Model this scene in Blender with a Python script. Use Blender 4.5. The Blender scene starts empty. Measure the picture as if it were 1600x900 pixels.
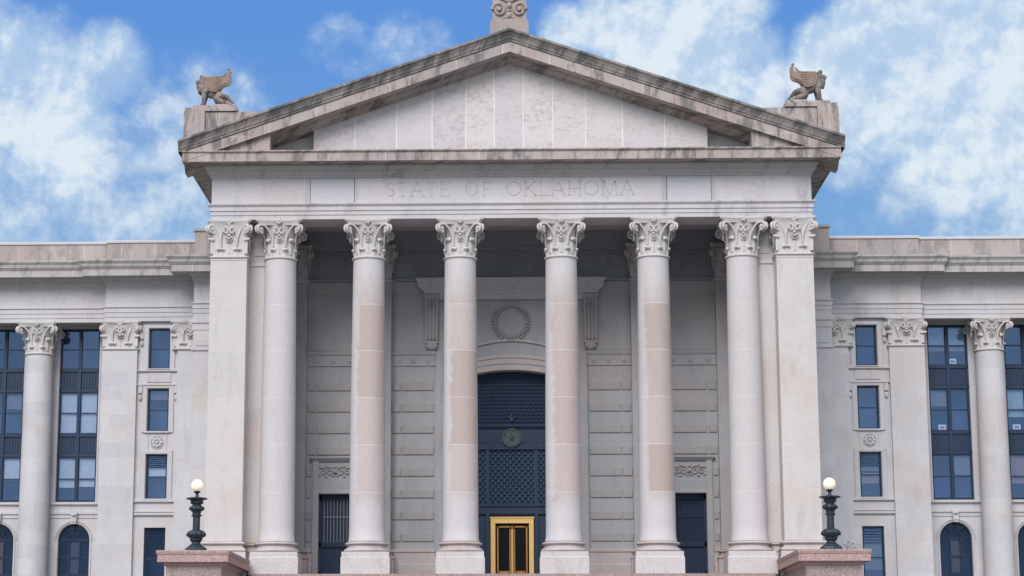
import bpy, bmesh, math, random
from math import sin, cos, pi, radians, sqrt, atan2
from mathutils import Vector, Matrix
random.seed(7)
S = bpy.context.scene
C = S.collection

# ------------------------------------------------------------------ camera
F, TH, PS, DIST, EYE, PPX = 3290.0, radians(10.85), radians(1.67), 108.0, 1.65, 704.0
cam = bpy.data.cameras.new('camera'); cam_o = bpy.data.objects.new('camera', cam); C.objects.link(cam_o)
cam.sensor_width = 36; cam.lens = F / 1600 * 36; cam.shift_x = (800 - PPX) / 1600
cam.clip_start = .5; cam.clip_end = 5000
cam_o.location = (0, -DIST, EYE); cam_o.rotation_euler = (pi / 2 + TH, 0, PS)
S.camera = cam_o
FW = Vector((-sin(PS) * cos(TH), cos(PS) * cos(TH), sin(TH))); RT = Vector((cos(PS), sin(PS), 0))
UP = Vector((sin(PS) * sin(TH), -cos(PS) * sin(TH), cos(TH)))
def sky_dir(px, py):
    return (FW + RT * ((px - PPX) / F) + UP * ((450 - py) / F)).normalized()

# ------------------------------------------------------------------ node helpers
class NT:
    def __init__(s, tree): s.t = tree; s.n = tree.nodes; s.l = tree.links
    def new(s, typ, **kw):
        n = s.n.new(typ)
        for k, v in kw.items(): setattr(n, k, v)
        return n
    def link(s, a, b): s.l.new(a, b)
    def put(s, sock, v):
        if v is None: return
        if isinstance(v, bpy.types.NodeSocket): s.l.new(v, sock)
        elif isinstance(v, (tuple, list, Vector)):
            v = tuple(v)
            if len(v) == 3 and sock.type == 'RGBA': v = v + (1,)
            sock.default_value = v
        else: sock.default_value = v
    def math(s, op, a, b=None, c=None, clamp=False):
        n = s.new('ShaderNodeMath', operation=op, use_clamp=clamp)
        s.put(n.inputs[0], a); s.put(n.inputs[1], b)
        if c is not None: s.put(n.inputs[2], c)
        return n.outputs[0]
    def vmath(s, op, a, b=None):
        n = s.new('ShaderNodeVectorMath', operation=op); s.put(n.inputs[0], a); s.put(n.inputs[1], b)
        return n.outputs['Value'] if op in ('DOT_PRODUCT', 'LENGTH') else n.outputs[0]
    def mix(s, f, a, b, blend='MIX'):
        n = s.new('ShaderNodeMix', data_type='RGBA', blend_type=blend, clamp_factor=True)
        s.put(n.inputs[0], f); s.put(n.inputs[6], a); s.put(n.inputs[7], b); return n.outputs[2]
    def rng(s, v, a, b, c=0., d=1., smooth=True):
        n = s.new('ShaderNodeMapRange'); n.interpolation_type = 'SMOOTHSTEP' if smooth else 'LINEAR'
        s.put(n.inputs[0], v)
        for i, q in enumerate((a, b, c, d)): s.put(n.inputs[i + 1], q)
        return n.outputs[0]
    def noise(s, vec, scale, detail=4, rough=.55, dist=0., dim='3D'):
        n = s.new('ShaderNodeTexNoise', noise_dimensions=dim)
        s.put(n.inputs['Vector'], vec); s.put(n.inputs['Scale'], scale); s.put(n.inputs['Detail'], detail)
        s.put(n.inputs['Roughness'], rough); s.put(n.inputs['Distortion'], dist); return n.outputs[0]
    def sep(s, v):
        n = s.new('ShaderNodeSeparateXYZ'); s.put(n.inputs[0], v); return n.outputs
    def comb(s, x, y, z):
        n = s.new('ShaderNodeCombineXYZ')
        for i, q in enumerate((x, y, z)): s.put(n.inputs[i], q)
        return n.outputs[0]

# ------------------------------------------------------------------ sky, sun, exposure
SUN_EL, SUN_AZ = radians(39), radians(-14)          # azimuth measured from straight in front of the facade, to the left
w = bpy.data.worlds.new('World'); S.world = w; w.use_nodes = True
N = NT(w.node_tree); N.n.clear()
out = N.new('ShaderNodeOutputWorld'); bg = N.new('ShaderNodeBackground'); N.link(bg.outputs[0], out.inputs[0])
bg.inputs[1].default_value = .1
sky = N.new('ShaderNodeTexSky', sky_type='NISHITA'); sky.sun_disc = False
sun_dir = Vector((sin(SUN_AZ) * cos(SUN_EL), -cos(SUN_AZ) * cos(SUN_EL), sin(SUN_EL)))
sky.sun_elevation = SUN_EL; sky.sun_rotation = atan2(sun_dir.x, sun_dir.y)
sky.altitude = 400; sky.air_density = 1.0; sky.dust_density = .6; sky.ozone_density = 2.0
D = N.new('ShaderNodeTexCoord').outputs['Generated']
dz = N.sep(D)[2]
blue = N.mix(N.rng(dz, .16, .33), (1.85, 3.65, 6.1), (.86, 2.55, 6.6))
skyc = N.mix(.85, sky.outputs[0], blue)
big = N.noise(D, 16, 12, .58, .15); fine = N.noise(D, 60, 10, .62, .2)
blobs = [  # picture place, radius in px, weight : where the cloud banks stand in the sky
    (70, 150, 130, .86), (170, 110, 90, .76), (-40, 140, 150, .84), (100, 215, 130, .78), (230, 190, 110, .66), (270, 110, 70, .5), (320, 150, 110, .55), (390, 165, 70, .4),
    (150, 310, 130, .50), (20, 340, 130, .50), (270, 330, 110, .48), (90, 60, 60, .45), (300, 260, 90, .45),
    (540, 95, 90, .36), (630, 78, 80, .38), (590, 70, 60, .3),
    (890, 50, 60, .85), (950, 35, 70, .95), (1010, 60, 95, 1.0), (1090, 60, 110, 1.0), (1160, 110, 100, .85), (1130, 10, 90, .9), (1200, 80, 60, .55), (1180, 170, 80, .6),
    (1300, 110, 95, .95), (1370, 70, 100, 1.0), (1450, 80, 140, 1.05), (1570, 60, 170, 1.1), (1500, 200, 150, .9), (1620, 210, 150, .9), (1380, 190, 100, .8), (1340, 240, 80, .5),
    (1440, 300, 110, .42), (1570, 330, 120, .46), (1350, 330, 70, .3)]
acc = None
for (px, py, r, wt) in blobs:
    c = sky_dir(px, py); a = r * 1.25 / F
    m = N.rng(N.vmath('DOT_PRODUCT', D, c), cos(a), cos(a * .15), 0, wt)
    acc = m if acc is None else N.math('MAXIMUM', acc, m)
# the part of the sky away from the facade is mostly cloudy
ax = sky_dir(800, 300)
away = N.rng(N.vmath('DOT_PRODUCT', D, ax), .955, .80, 0, .72)
acc = N.math('MAXIMUM', acc, away)
nz = N.math('ADD', N.math('MULTIPLY', N.math('SUBTRACT', big, .5), 1.35), N.math('MULTIPLY', N.math('SUBTRACT', fine, .5), .55))
den = N.math('ADD', acc, nz)
mask = N.rng(den, .22, .84, 0, 1)
above = N.noise(N.vmath('ADD', D, (-.006, 0, .016)), 16, 12, .58, .15)       # tops catch the light, undersides are grey
fine2 = N.noise(N.vmath('ADD', D, (-.002, 0, .005)), 60, 10, .62, .2)
lit = N.math('ADD', N.math('MULTIPLY', N.math('SUBTRACT', big, above), 2.2), N.math('MULTIPLY', N.math('SUBTRACT', fine, fine2), 1.3))
shade = N.rng(N.math('ADD', lit, N.math('MULTIPLY', den, .22)), -.12, .50)
ccol = N.mix(shade, (4.5, 5.9, 7.6), (7.3, 8.0, 8.4))
ccol = N.mix(N.rng(N.vmath('DOT_PRODUCT', D, Vector((-.3, -.75, .6)).normalized()), -.1, .6), ccol, (9.6, 9.9, 11.0))
col = N.mix(N.math('MULTIPLY', mask, .90), skyc, ccol)
N.link(col, bg.inputs[0])
sun = bpy.data.lights.new('sun', 'SUN'); sun.energy = 2.6; sun.angle = radians(34); sun.color = (1, .95, .905)
sun_o = bpy.data.objects.new('sun', sun); C.objects.link(sun_o)
sun_o.rotation_euler = sun_dir.to_track_quat('Z', 'Y').to_euler(); sun_o.location = (-20, -60, 80)
S.view_settings.view_transform = 'Standard'; S.view_settings.look = 'None'; S.view_settings.gamma = 1
S.view_settings.exposure = 0.15
S.render.engine = 'CYCLES'
S.render.resolution_x = 1024; S.render.resolution_y = 576

# ------------------------------------------------------------------ materials
def base_mat(name, rough=.8, metal=0., spec=.4):
    m = bpy.data.materials.new(name); m.use_nodes = True
    n = NT(m.node_tree); b = m.node_tree.nodes['Principled BSDF']
    b.inputs['Roughness'].default_value = rough; b.inputs['Metallic'].default_value = metal
    b.inputs['Specular IOR Level'].default_value = spec
    return m, n, b

def stone(name, g0=.50, g1=.74, tint=(.54, .51, .515), pinkc=(.50, .42, .40), pink=.35, grime=.3, bw=1.9, bh=.62, mw=.010, joint=(.62, .60, .60), vary=.05, gcol=(.15, .145, .14),
          gscale=.8, off=.5, u0=0., v0=0., drums=False, speck=.05, rough=.88):
    m, n, b = base_mat(name, rough, spec=.25)
    tint = (tint[0] * .99, tint[1] * 1.005, min(1, tint[2] * 1.01))
    P = n.new('ShaderNodeNewGeometry').outputs['Position']
    x, y, z = n.sep(P)[:3]
    u = n.math('ADD', n.math('ADD', x, n.math('MULTIPLY', y, .91)), u0)
    uv = n.comb(u, n.math('ADD', z, v0), 0)
    br = n.new('ShaderNodeTexBrick'); br.offset = off; br.squash = 1
    n.put(br.inputs['Vector'], uv)
    c1 = tuple(min(1, t * (1 + vary)) for t in tint); c2 = (tint[0] * (1 - vary * 1.5), tint[1] * (1 - vary * 1.3), tint[2] * (1 - vary * .6))
    for k, v in (('Color1', c1), ('Color2', c2), ('Mortar', joint)): br.inputs[k].default_value = v + (1,)
    br.inputs['Scale'].default_value = 1; br.inputs['Mortar Size'].default_value = mw
    br.inputs['Mortar Smooth'].default_value = .4; br.inputs['Brick Width'].default_value = bw; br.inputs['Row Height'].default_value = bh
    col = br.outputs['Color']
    pk = n.rng(n.noise(P, .33, 5, .6, .6), .46, .66, 0, pink)
    if drums:
        T = n.new('ShaderNodeTexCoord').outputs['Object']; oi = n.new('ShaderNodeObjectInfo')
        amt = n.sep(oi.outputs['Color'])[0]
        tx, ty, tz = n.sep(T)[:3]
        q = n.math('DIVIDE', tz, 2.44)
        idx = n.math('FLOOR', q)
        wn = n.new('ShaderNodeTexWhiteNoise', noise_dimensions='2D'); n.put(wn.inputs['Vector'], n.comb(idx, n.math('MULTIPLY', oi.outputs['Random'], 37.), 0))
        wob = n.math('MULTIPLY', n.math('SUBTRACT', n.noise(P, .9, 6, .62, .6), .5), .6)
        mx = n.math('MULTIPLY', n.rng(n.math('ADD', tx, wob), -.62, -.34), n.rng(n.math('ADD', tx, n.math('MULTIPLY', wob, .6)), .98, .72))
        front = n.rng(ty, .3, -.2)
        zz = n.math('ADD', tz, n.math('MULTIPLY', wob, 1.6))
        mz = n.math('MULTIPLY', n.math('MAXIMUM', n.rng(tz, 2.42, 2.46), n.math('MULTIPLY', n.rng(n.math('ADD', zz, wob), 1.4, 2.6), .6)), n.rng(n.math('ADD', zz, wob), 14.3, 11.6))
        st = n.math('MULTIPLY', n.math('MULTIPLY', mx, mz), n.math('MULTIPLY', front, amt))
        st = n.math('MULTIPLY', st, n.rng(wn.outputs['Value'], 0, 1, .5, 1.0, False))
        col = n.mix(st, col, n.mix(wn.outputs['Value'], (.46, .36, .32), (.42, .35, .32)))
        fr = n.math('FRACT', n.math('ADD', q, .5))
        ln = n.rng(n.math('ABSOLUTE', n.math('SUBTRACT', fr, .5)), .009, .004)
        col = n.mix(n.math('MULTIPLY', ln, .75), col, (.66, .63, .61))
    else:
        col = n.mix(pk, col, pinkc)
    # rain streaks and soot, longer downwards than sideways
    gv = n.comb(n.math('MULTIPLY', u, 1.5), n.math('MULTIPLY', z, .45), y)
    g = n.rng(n.noise(gv, gscale, 8, .68, .4), g0, g1, 0, grime)
    col = n.mix(g, col, gcol)
    g2 = n.rng(n.noise(P, 2.6, 6, .65), .56, .72, 0, grime * .5)
    col = n.mix(g2, col, tuple(t * .62 for t in pinkc))
    sp = n.rng(n.noise(P, 14, 5, .7), .3, .7, 1 - speck * 2, 1 + speck, False)
    hs = n.new('ShaderNodeVectorMath', operation='SCALE'); n.put(hs.inputs[0], col); n.put(hs.inputs['Scale'], sp)
    n.put(b.inputs['Base Color'], hs.outputs[0])
    bp = n.new('ShaderNodeBump'); bp.inputs['Strength'].default_value = .35; bp.inputs['Distance'].default_value = .03
    n.put(bp.inputs['Height'], n.math('ADD', n.noise(P, 5, 6, .6), n.math('MULTIPLY', br.outputs['Fac'], -.5)))
    n.link(bp.outputs[0], b.inputs['Normal'])
    return m

def plain(name, c, rough=.5, metal=0., spec=.5, var=.12, scale=6., bump=.0):
    m, n, b = base_mat(name, rough, metal, spec)
    T = n.new('ShaderNodeNewGeometry').outputs['Position']
    k = n.rng(n.noise(T, scale, 5, .6), .3, .7, 1 - var, 1 + var, False)
    hs = n.new('ShaderNodeVectorMath', operation='SCALE'); hs.inputs[0].default_value = c; n.put(hs.inputs['Scale'], k)
    n.put(b.inputs['Base Color'], hs.outputs[0])
    if bump:
        bp = n.new('ShaderNodeBump'); bp.inputs['Strength'].default_value = bump; n.put(bp.inputs['Height'], n.noise(T, scale * 2, 4, .6)); n.link(bp.outputs[0], b.inputs['Normal'])
    return m

M = {}
M['lettering'] = stone('dusty letter grooves', tint=(.51, .49, .50), pink=.1, grime=.3, bw=60, bh=60, mw=0, vary=0)
M['shaft'] = stone('column limestone', tint=(.56, .53, .535), drums=True, grime=.14, bw=60, bh=60, mw=0, vary=.0, gscale=.6)
M['pier'] = stone('pier limestone', tint=(.57, .54, .53), pink=.6, pinkc=(.55, .47, .425), grime=.2, bw=1.92, bh=2.44, mw=.016, off=0, v0=-9.15 + 24.4, u0=15.64 + .865, vary=.02)
M['carve'] = stone('carved limestone', tint=(.58, .55, .54), pink=.25, grime=.16, bw=60, bh=60, mw=0, vary=0)
M['base'] = stone('base limestone', tint=(.52, .47, .46), pink=.6, pinkc=(.47, .38, .35), grime=.3, bw=60, bh=60, mw=0, vary=0)
M['pedestal'] = stone('pedestal granite', tint=(.57, .53, .525), pink=.35, grime=.25, bw=60, bh=60, mw=0, vary=0, speck=.09)
M['frieze'] = stone('frieze limestone', tint=(.55, .525, .54), pink=.35, grime=.42, bw=2.1, bh=30, mw=.010, v0=12, u0=.4, vary=.035, gscale=.5, joint=(.60, .58, .58))
M['bluestone'] = stone('blue grey replacement limestone', tint=(.52, .515, .55), pink=.1, grime=.05, bw=60, bh=60, mw=0, vary=0)
M['cornice'] = stone('weathered cornice limestone', tint=(.42, .36, .34), pink=.7, pinkc=(.40, .315, .285), grime=.85, bw=2.43, bh=30, mw=.022, v0=0, vary=.07, joint=(.62, .58, .55), gscale=1.0, g0=.46, g1=.62)
M['soot'] = stone('sooty sima limestone', tint=(.27, .24, .23), pink=.5, pinkc=(.33, .26, .235), grime=.9, bw=2.43, bh=60, mw=.022, v0=20, vary=.12, joint=(.52, .49, .46), gcol=(.10, .10, .10), gscale=.9, g0=.42, g1=.60)
M['soffit'] = stone('soffit limestone', tint=(.50, .49, .49), pink=.3, grime=.5, bw=2.43, bh=30, mw=.014, vary=.04)
M['tymp'] = stone('tympanum limestone slabs', tint=(.57, .545, .555), pink=.0, grime=.08, bw=60, bh=60, mw=0, vary=0)
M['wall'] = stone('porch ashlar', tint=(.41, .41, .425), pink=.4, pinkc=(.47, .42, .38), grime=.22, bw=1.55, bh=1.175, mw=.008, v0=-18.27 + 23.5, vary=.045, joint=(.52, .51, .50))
M['band'] = stone('dark porch frieze', tint=(.30, .32, .36), pink=.1, grime=.2, bw=2, bh=60, mw=.006, v0=20, joint=(.22, .22, .23))  # upper porch band, darker and bluer than the wall stone
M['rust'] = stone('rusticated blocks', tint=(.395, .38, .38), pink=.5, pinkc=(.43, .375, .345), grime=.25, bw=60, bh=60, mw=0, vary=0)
M['wing'] = stone('wing ashlar', tint=(.56, .54, .555), pink=.55, pinkc=(.54, .48, .44), grime=.17, bw=2.0, bh=.82, mw=.010, vary=.05, joint=(.60, .58, .58))
M['wingtrim'] = stone('wing trim limestone', tint=(.545, .52, .545), pink=.35, pinkc=(.52, .455, .395), grime=.26, bw=2.6, bh=60, mw=.010, v0=20, vary=.03)
M['wingcornice'] = stone('wing cornice limestone', g0=.48, g1=.64, tint=(.45, .42, .405), pink=.3, grime=.5, bw=2.9, bh=60, mw=.016, v0=20, vary=.05, gscale=1.4)
M['parapet'] = stone('parapet pink limestone', g0=.46, g1=.64, tint=(.41, .355, .335), pink=.5, pinkc=(.38, .30, .27), grime=.5, bw=1.93, bh=60, mw=.020, v0=20, vary=.10, joint=(.62, .58, .56))
M['granite'] = stone('pink granite', tint=(.40, .31, .285), pink=.4, pinkc=(.40, .28, .25), grime=.25, bw=1.75, bh=.9, mw=.010, v0=-7.55 + 9, vary=.06, joint=(.30, .23, .22), speck=.28)
M['copestone'] = stone('pink granite coping', tint=(.46, .32, .295), pink=.4, pinkc=(.45, .29, .26), grime=.2, bw=3.2, bh=60, mw=.012, v0=20, vary=.04, joint=(.32, .22, .2), speck=.25)
M['statue'] = stone('weathered statue stone', g0=.45, g1=.62, tint=(.25, .215, .195), pink=.7, pinkc=(.36, .26, .21), grime=.85, bw=60, bh=60, mw=0, vary=0, gcol=(.09, .095, .10), gscale=3.5)
M['wingfeather'] = stone('wing feather stone', tint=(.30, .225, .185), pink=.6, pinkc=(.36, .22, .15), grime=.6, bw=60, bh=60, mw=0, vary=0, gcol=(.10, .10, .11), gscale=4)
M['acro'] = stone('acroterion stone', tint=(.38, .325, .30), pink=.6, pinkc=(.38, .28, .23), grime=.8, bw=60, bh=60, mw=0, vary=0, gcol=(.12, .12, .12), gscale=2.2)
M['dark'] = plain('dark blue bronze', (.014, .032, .072), .45, .2, .4)
M['darkpanel'] = plain('dark blue painted metal', (.013, .033, .075), .5, 0, .4)
M['lattice'] = plain('blue bronze lattice', (.030, .062, .115), .5, .1, .4)
M['gold'] = plain('polished brass', (.86, .56, .20), .34, .55, .5, .08)
M['goldd'] = plain('aged brass', (.50, .24, .07), .32, .85, .5, .25)
M['seal'] = plain('verdigris bronze', (.085, .105, .11), .6, .2, .3, .2)
M['lampmetal'] = plain('blue green lamp iron', (.028, .043, .060), .42, .35, .5, .3, 9, .2)
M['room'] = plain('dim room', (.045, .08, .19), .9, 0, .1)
M['doorglass'] = plain('dark door glass', (.005, .005, .007), .3, 0, .15)
M['blindw'] = plain('white blinds', (.78, .80, .82), .8)
M['blindb'] = plain('pale blue blinds', (.42, .55, .62), .8)
M['blindg'] = plain('grey blinds', (.22, .24, .28), .8)
M['blindp'] = plain('pinkish blinds', (.42, .27, .25), .8)
M['appliance'] = plain('white plastic', (.75, .76, .78), .5)
M['grass'] = plain('lawn', (.06, .09, .03), .95, 0, .1, .4, 1.5)
M['paving'] = stone('plaza paving', tint=(.48, .46, .44), pink=.2, grime=.2, bw=1.2, bh=1.2, mw=.01, joint=(.2, .19, .18))
M['roof'] = plain('roofing felt', (.20, .20, .20), .9, 0, .2)
M['twig'] = plain('dry twig', (.12, .06, .04), .9)
m, n, b = base_mat('lamp globe', .25)
b.inputs['Base Color'].default_value = (.92, .80, .62, 1); b.inputs['Emission Color'].default_value = (1, .78, .52, 1); b.inputs['Emission Strength'].default_value = .35
M['globe'] = m
# window glass : see-through with a bluish sheen
m = bpy.data.materials.new('window glass'); m.use_nodes = True; n = NT(m.node_tree); n.n.clear()
o_ = n.new('ShaderNodeOutputMaterial'); mx_ = n.new('ShaderNodeMixShader'); tr = n.new('ShaderNodeBsdfTransparent'); gl = n.new('ShaderNodeBsdfGlossy')
tr.inputs[0].default_value = (.80, .86, .95, 1); gl.inputs[0].default_value = (.42, .66, 1, 1); gl.inputs['Roughness'].default_value = .06
geo = n.new('ShaderNodeNewGeometry').outputs['Position']
bpn = n.new('ShaderNodeBump'); bpn.inputs['Strength'].default_value = .06; n.put(bpn.inputs['Height'], n.noise(geo, 1.3, 3)); n.link(bpn.outputs[0], gl.inputs['Normal'])
mx_.inputs[0].default_value = .17
n.link(tr.outputs[0], mx_.inputs[1]); n.link(gl.outputs[0], mx_.inputs[2]); n.link(mx_.outputs[0], o_.inputs[0]); M['glass'] = m
m2g = m.copy(); m2g.name = 'dark window glass'; M['darkglass'] = m2g
for nd in m2g.node_tree.nodes:
    if nd.type == 'MIX_SHADER': nd.inputs[0].default_value = .05
    if nd.type == 'BSDF_TRANSPARENT': nd.inputs[0].default_value = (.62, .60, .66, 1)

# ------------------------------------------------------------------ mesh helpers
class MB:
    def __init__(s): s.v = []; s.f = []
    def poly(s, pts, faces):
        k = len(s.v); s.v += [tuple(p) for p in pts]; s.f += [tuple(i + k for i in f) for f in faces]; return s
    def box(s, x0, x1, y0, y1, z0, z1):
        if x0 > x1: x0, x1 = x1, x0
        if y0 > y1: y0, y1 = y1, y0
        return s.poly([(x0, y0, z0), (x1, y0, z0), (x1, y1, z0), (x0, y1, z0), (x0, y0, z1), (x1, y0, z1), (x1, y1, z1), (x0, y1, z1)],
                      [(0, 3, 2, 1), (4, 5, 6, 7), (0, 1, 5, 4), (1, 2, 6, 5), (2, 3, 7, 6), (3, 0, 4, 7)])
    def bbox(s, x0, x1, y0, y1, z0, z1, c=.02):      # box with chamfered front (towards -y) edges
        if x0 > x1: x0, x1 = x1, x0
        return s.poly([(x0, y0 + c, z0), (x1, y0 + c, z0), (x1, y0 + c, z1), (x0, y0 + c, z1), (x0 + c, y0, z0 + c), (x1 - c, y0, z0 + c), (x1 - c, y0, z1 - c), (x0 + c, y0, z1 - c),
                       (x0, y1, z0), (x1, y1, z0), (x1, y1, z1), (x0, y1, z1)],
                      [(4, 5, 6, 7), (0, 1, 5, 4), (1, 2, 6, 5), (2, 3, 7, 6), (3, 0, 4, 7), (0, 8, 9, 1), (1, 9, 10, 2), (2, 10, 11, 3), (3, 11, 8, 0), (8, 11, 10, 9)])
    def lathe(s, prof, cx=0, cy=0, seg=40, mod=None, cap=True):
        k = len(s.v)
        for (r, z) in prof:
            for i in range(seg):
                a = 2 * pi * i / seg; rr = r * (mod(a, z) if mod else 1)
                s.v.append((cx + rr * cos(a), cy + rr * sin(a), z))
        for j in range(len(prof) - 1):
            for i in range(seg):
                a = k + j * seg + i; b_ = k + j * seg + (i + 1) % seg
                s.f.append((a, b_, b_ + seg, a + seg))
        if cap:
            s.f.append(tuple(k + i for i in reversed(range(seg)))); s.f.append(tuple(k + (len(prof) - 1) * seg + i for i in range(seg)))
        return s
    def sweep(s, path, prof, caps=True):             # profile (out, z) carried along a plan path, outward is to the right
        n = len(path); nor = []
        for i in range(n - 1):
            dx, dy = path[i + 1][0] - path[i][0], path[i + 1][1] - path[i][1]; L = sqrt(dx * dx + dy * dy); nor.append((dy / L, -dx / L))
        k = len(s.v); m_ = len(prof)
        for i in range(n):
            if i == 0: mx, my = nor[0]
            elif i == n - 1: mx, my = nor[-1]
            else:
                a, b_ = nor[i - 1], nor[i]; d = 1 + a[0] * b_[0] + a[1] * b_[1]
                mx, my = (a[0] + b_[0]) / d, (a[1] + b_[1]) / d
            for (o, z) in prof: s.v.append((path[i][0] + mx * o, path[i][1] + my * o, z))
        for i in range(n - 1):
            for j in range(m_ - 1):
                a = k + i * m_ + j; s.f.append((a, a + m_, a + m_ + 1, a + 1))
        return s
    def tube(s, pts, rad, seg=8, cap=True):
        k = len(s.v); n = len(pts); pts = [Vector(p) for p in pts]
        ref = None
        for i, p in enumerate(pts):
            t = (pts[min(i + 1, n - 1)] - pts[max(i - 1, 0)]).normalized()
            if ref is None: ref = Vector((0, 0, 1)) if abs(t.z) < .9 else Vector((1, 0, 0))
            u = (ref - t * ref.dot(t)).normalized(); v_ = t.cross(u); ref = u
            r = rad[i] if isinstance(rad, (list, tuple)) else rad
            for q in range(seg):
                a = 2 * pi * q / seg; s.v.append(tuple(p + (u * cos(a) + v_ * sin(a)) * r))
        for i in range(n - 1):
            for q in range(seg):
                a = k + i * seg + q; b_ = k + i * seg + (q + 1) % seg; s.f.append((a, b_, b_ + seg, a + seg))
        if cap:
            s.f.append(tuple(k + i for i in reversed(range(seg)))); s.f.append(tuple(k + (n - 1) * seg + i for i in range(seg)))
        return s
    def ball(s, c, r, seg=12, ring=8, sc=(1, 1, 1)):
        k = len(s.v)
        for j in range(1, ring):
            t = pi * j / ring
            for i in range(seg):
                a = 2 * pi * i / seg; s.v.append((c[0] + r * sc[0] * sin(t) * cos(a), c[1] + r * sc[1] * sin(t) * sin(a), c[2] + r * sc[2] * cos(t)))
        top = len(s.v); s.v.append((c[0], c[1], c[2] + r * sc[2])); bot = len(s.v); s.v.append((c[0], c[1], c[2] - r * sc[2]))
        for j in range(ring - 2):
            for i in range(seg):
                a = k + j * seg + i; b_ = k + j * seg + (i + 1) % seg; s.f.append((a, a + seg, b_ + seg, b_))
        for i in range(seg):
            s.f.append((top, k + i, k + (i + 1) % seg)); q = k + (ring - 2) * seg; s.f.append((bot, q + (i + 1) % seg, q + i))
        return s
    def prism(s, pts, y0, y1):                        # outline in the x-z plane, thickness along y
        n = len(pts)
        return s.poly([(p[0], y0, p[1]) for p in pts] + [(p[0], y1, p[1]) for p in pts],
                      [tuple(range(n)), tuple(reversed(range(n, 2 * n)))] + [(i, i + n, (i + 1) % n + n, (i + 1) % n) for i in range(n)])
    def holes(s, x0, x1, z0, z1, yf, yb, hs):         # upright wall sheet with rectangular openings and reveals
        xs = sorted(set([x0, x1] + [h[0] for h in hs] + [h[1] for h in hs])); zs = sorted(set([z0, z1] + [h[2] for h in hs] + [h[3] for h in hs]))
        def solid(i, j):
            if i < 0 or j < 0 or i >= len(xs) - 1 or j >= len(zs) - 1: return False
            cx, cz = (xs[i] + xs[i + 1]) / 2, (zs[j] + zs[j + 1]) / 2
            return not any(h[0] < cx < h[1] and h[2] < cz < h[3] for h in hs)
        for i in range(len(xs) - 1):
            for j in range(len(zs) - 1):
                if not solid(i, j): continue
                a, b_, c, d = xs[i], xs[i + 1], zs[j], zs[j + 1]
                s.poly([(a, yf, c), (b_, yf, c), (b_, yf, d), (a, yf, d)], [(0, 1, 2, 3)])
                if not solid(i - 1, j): s.poly([(a, yb, c), (a, yf, c), (a, yf, d), (a, yb, d)], [(0, 1, 2, 3)])
                if not solid(i + 1, j): s.poly([(b_, yf, c), (b_, yb, c), (b_, yb, d), (b_, yf, d)], [(0, 1, 2, 3)])
                if not solid(i, j - 1): s.poly([(a, yb, c), (b_, yb, c), (b_, yf, c), (a, yf, c)], [(0, 1, 2, 3)])
                if not solid(i, j + 1): s.poly([(a, yf, d), (b_, yf, d), (b_, yb, d), (a, yb, d)], [(0, 1, 2, 3)])
        return s
    def mirror(s):
        k = len(s.v); s.v += [(-v[0], v[1], v[2]) for v in s.v]; s.f += [tuple(i + k for i in reversed(f)) for f in s.f]; return s
    def flipx(s): s.v = [(-v[0], v[1], v[2]) for v in s.v]; s.f = [tuple(reversed(f)) for f in s.f]; return s
    def mesh(s, name, mat, smooth=False):
        me = bpy.data.meshes.new(name); me.from_pydata(s.v, [], s.f); me.update()
        me.materials.append(M[mat] if isinstance(mat, str) else mat)
        if smooth: me.polygons.foreach_set('use_smooth', [True] * len(me.polygons)); me.set_sharp_from_angle(angle=radians(38))
        return me
    def build(s, name, mat, parent=None, smooth=False, loc=None, label=None):
        o = bpy.data.objects.new(name, s.mesh(name, mat, smooth)); C.objects.link(o)
        if parent: o.parent = parent
        if loc: o.location = loc
        if label: o['label'] = label
        return o

def thing(name, label, cat, loc=(0, 0, 0), rz=0, group=None):
    o = bpy.data.objects.new(name, None); C.objects.link(o); o.location = loc; o.rotation_euler = (0, 0, rz); o.empty_display_size = .5
    o['label'] = label; o['category'] = cat
    if group: o['group'] = group
    return o
def struct(o): o['kind'] = 'structure'; return o
def both(mb_, name, mat, parent):
    mb_.build(name, mat, parent); mb_.flipx().build(name, mat, parent)
def inst(me, name, parent, loc, label=None, rz=0, color=None):
    o = bpy.data.objects.new(name, me); C.objects.link(o); o.parent = parent; o.location = loc; o.rotation_euler = (0, 0, rz)
    if label: o['label'] = label
    if color is not None: o.color = (color, color, color, 1)
    return o

# ------------------------------------------------------------------ the setting
mb = MB()
mb.poly([(-1500, -1500, -.02), (1500, -1500, -.02), (1500, 1500, -.02), (-1500, 1500, -.02)], [(0, 1, 2, 3)])
struct(mb.build('lawn', 'grass'))
struct(MB().poly([(-60, -92, 0), (60, -92, 0), (60, -10, 0), (-60, -10, 0)], [(0, 1, 2, 3)]).build('bounce_plaza', 'paving'))  # unseen pale paving, enlarged to bounce light up under the cornices
ZF = 7.44                                              # porch floor
st = MB()
NS = 45; rise = ZF / NS; run = .33
for i in range(NS):
    z1 = ZF - i * rise; y1 = -1.62 - i * run
    if i == 0: st.box(-13.1, 13.1, y1 - run, 8.0, z1 - rise, z1)
    else: st.box(-13.1, 13.1, y1 - run, y1 + .02, z1 - rise, z1 - .0)
struct(st.build('entrance_steps', 'granite'))

# ------------------------------------------------------------------ the building
B = thing('capitol_building', 'pale limestone government building with columned portico, pediment and two long wings', 'building')

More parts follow.
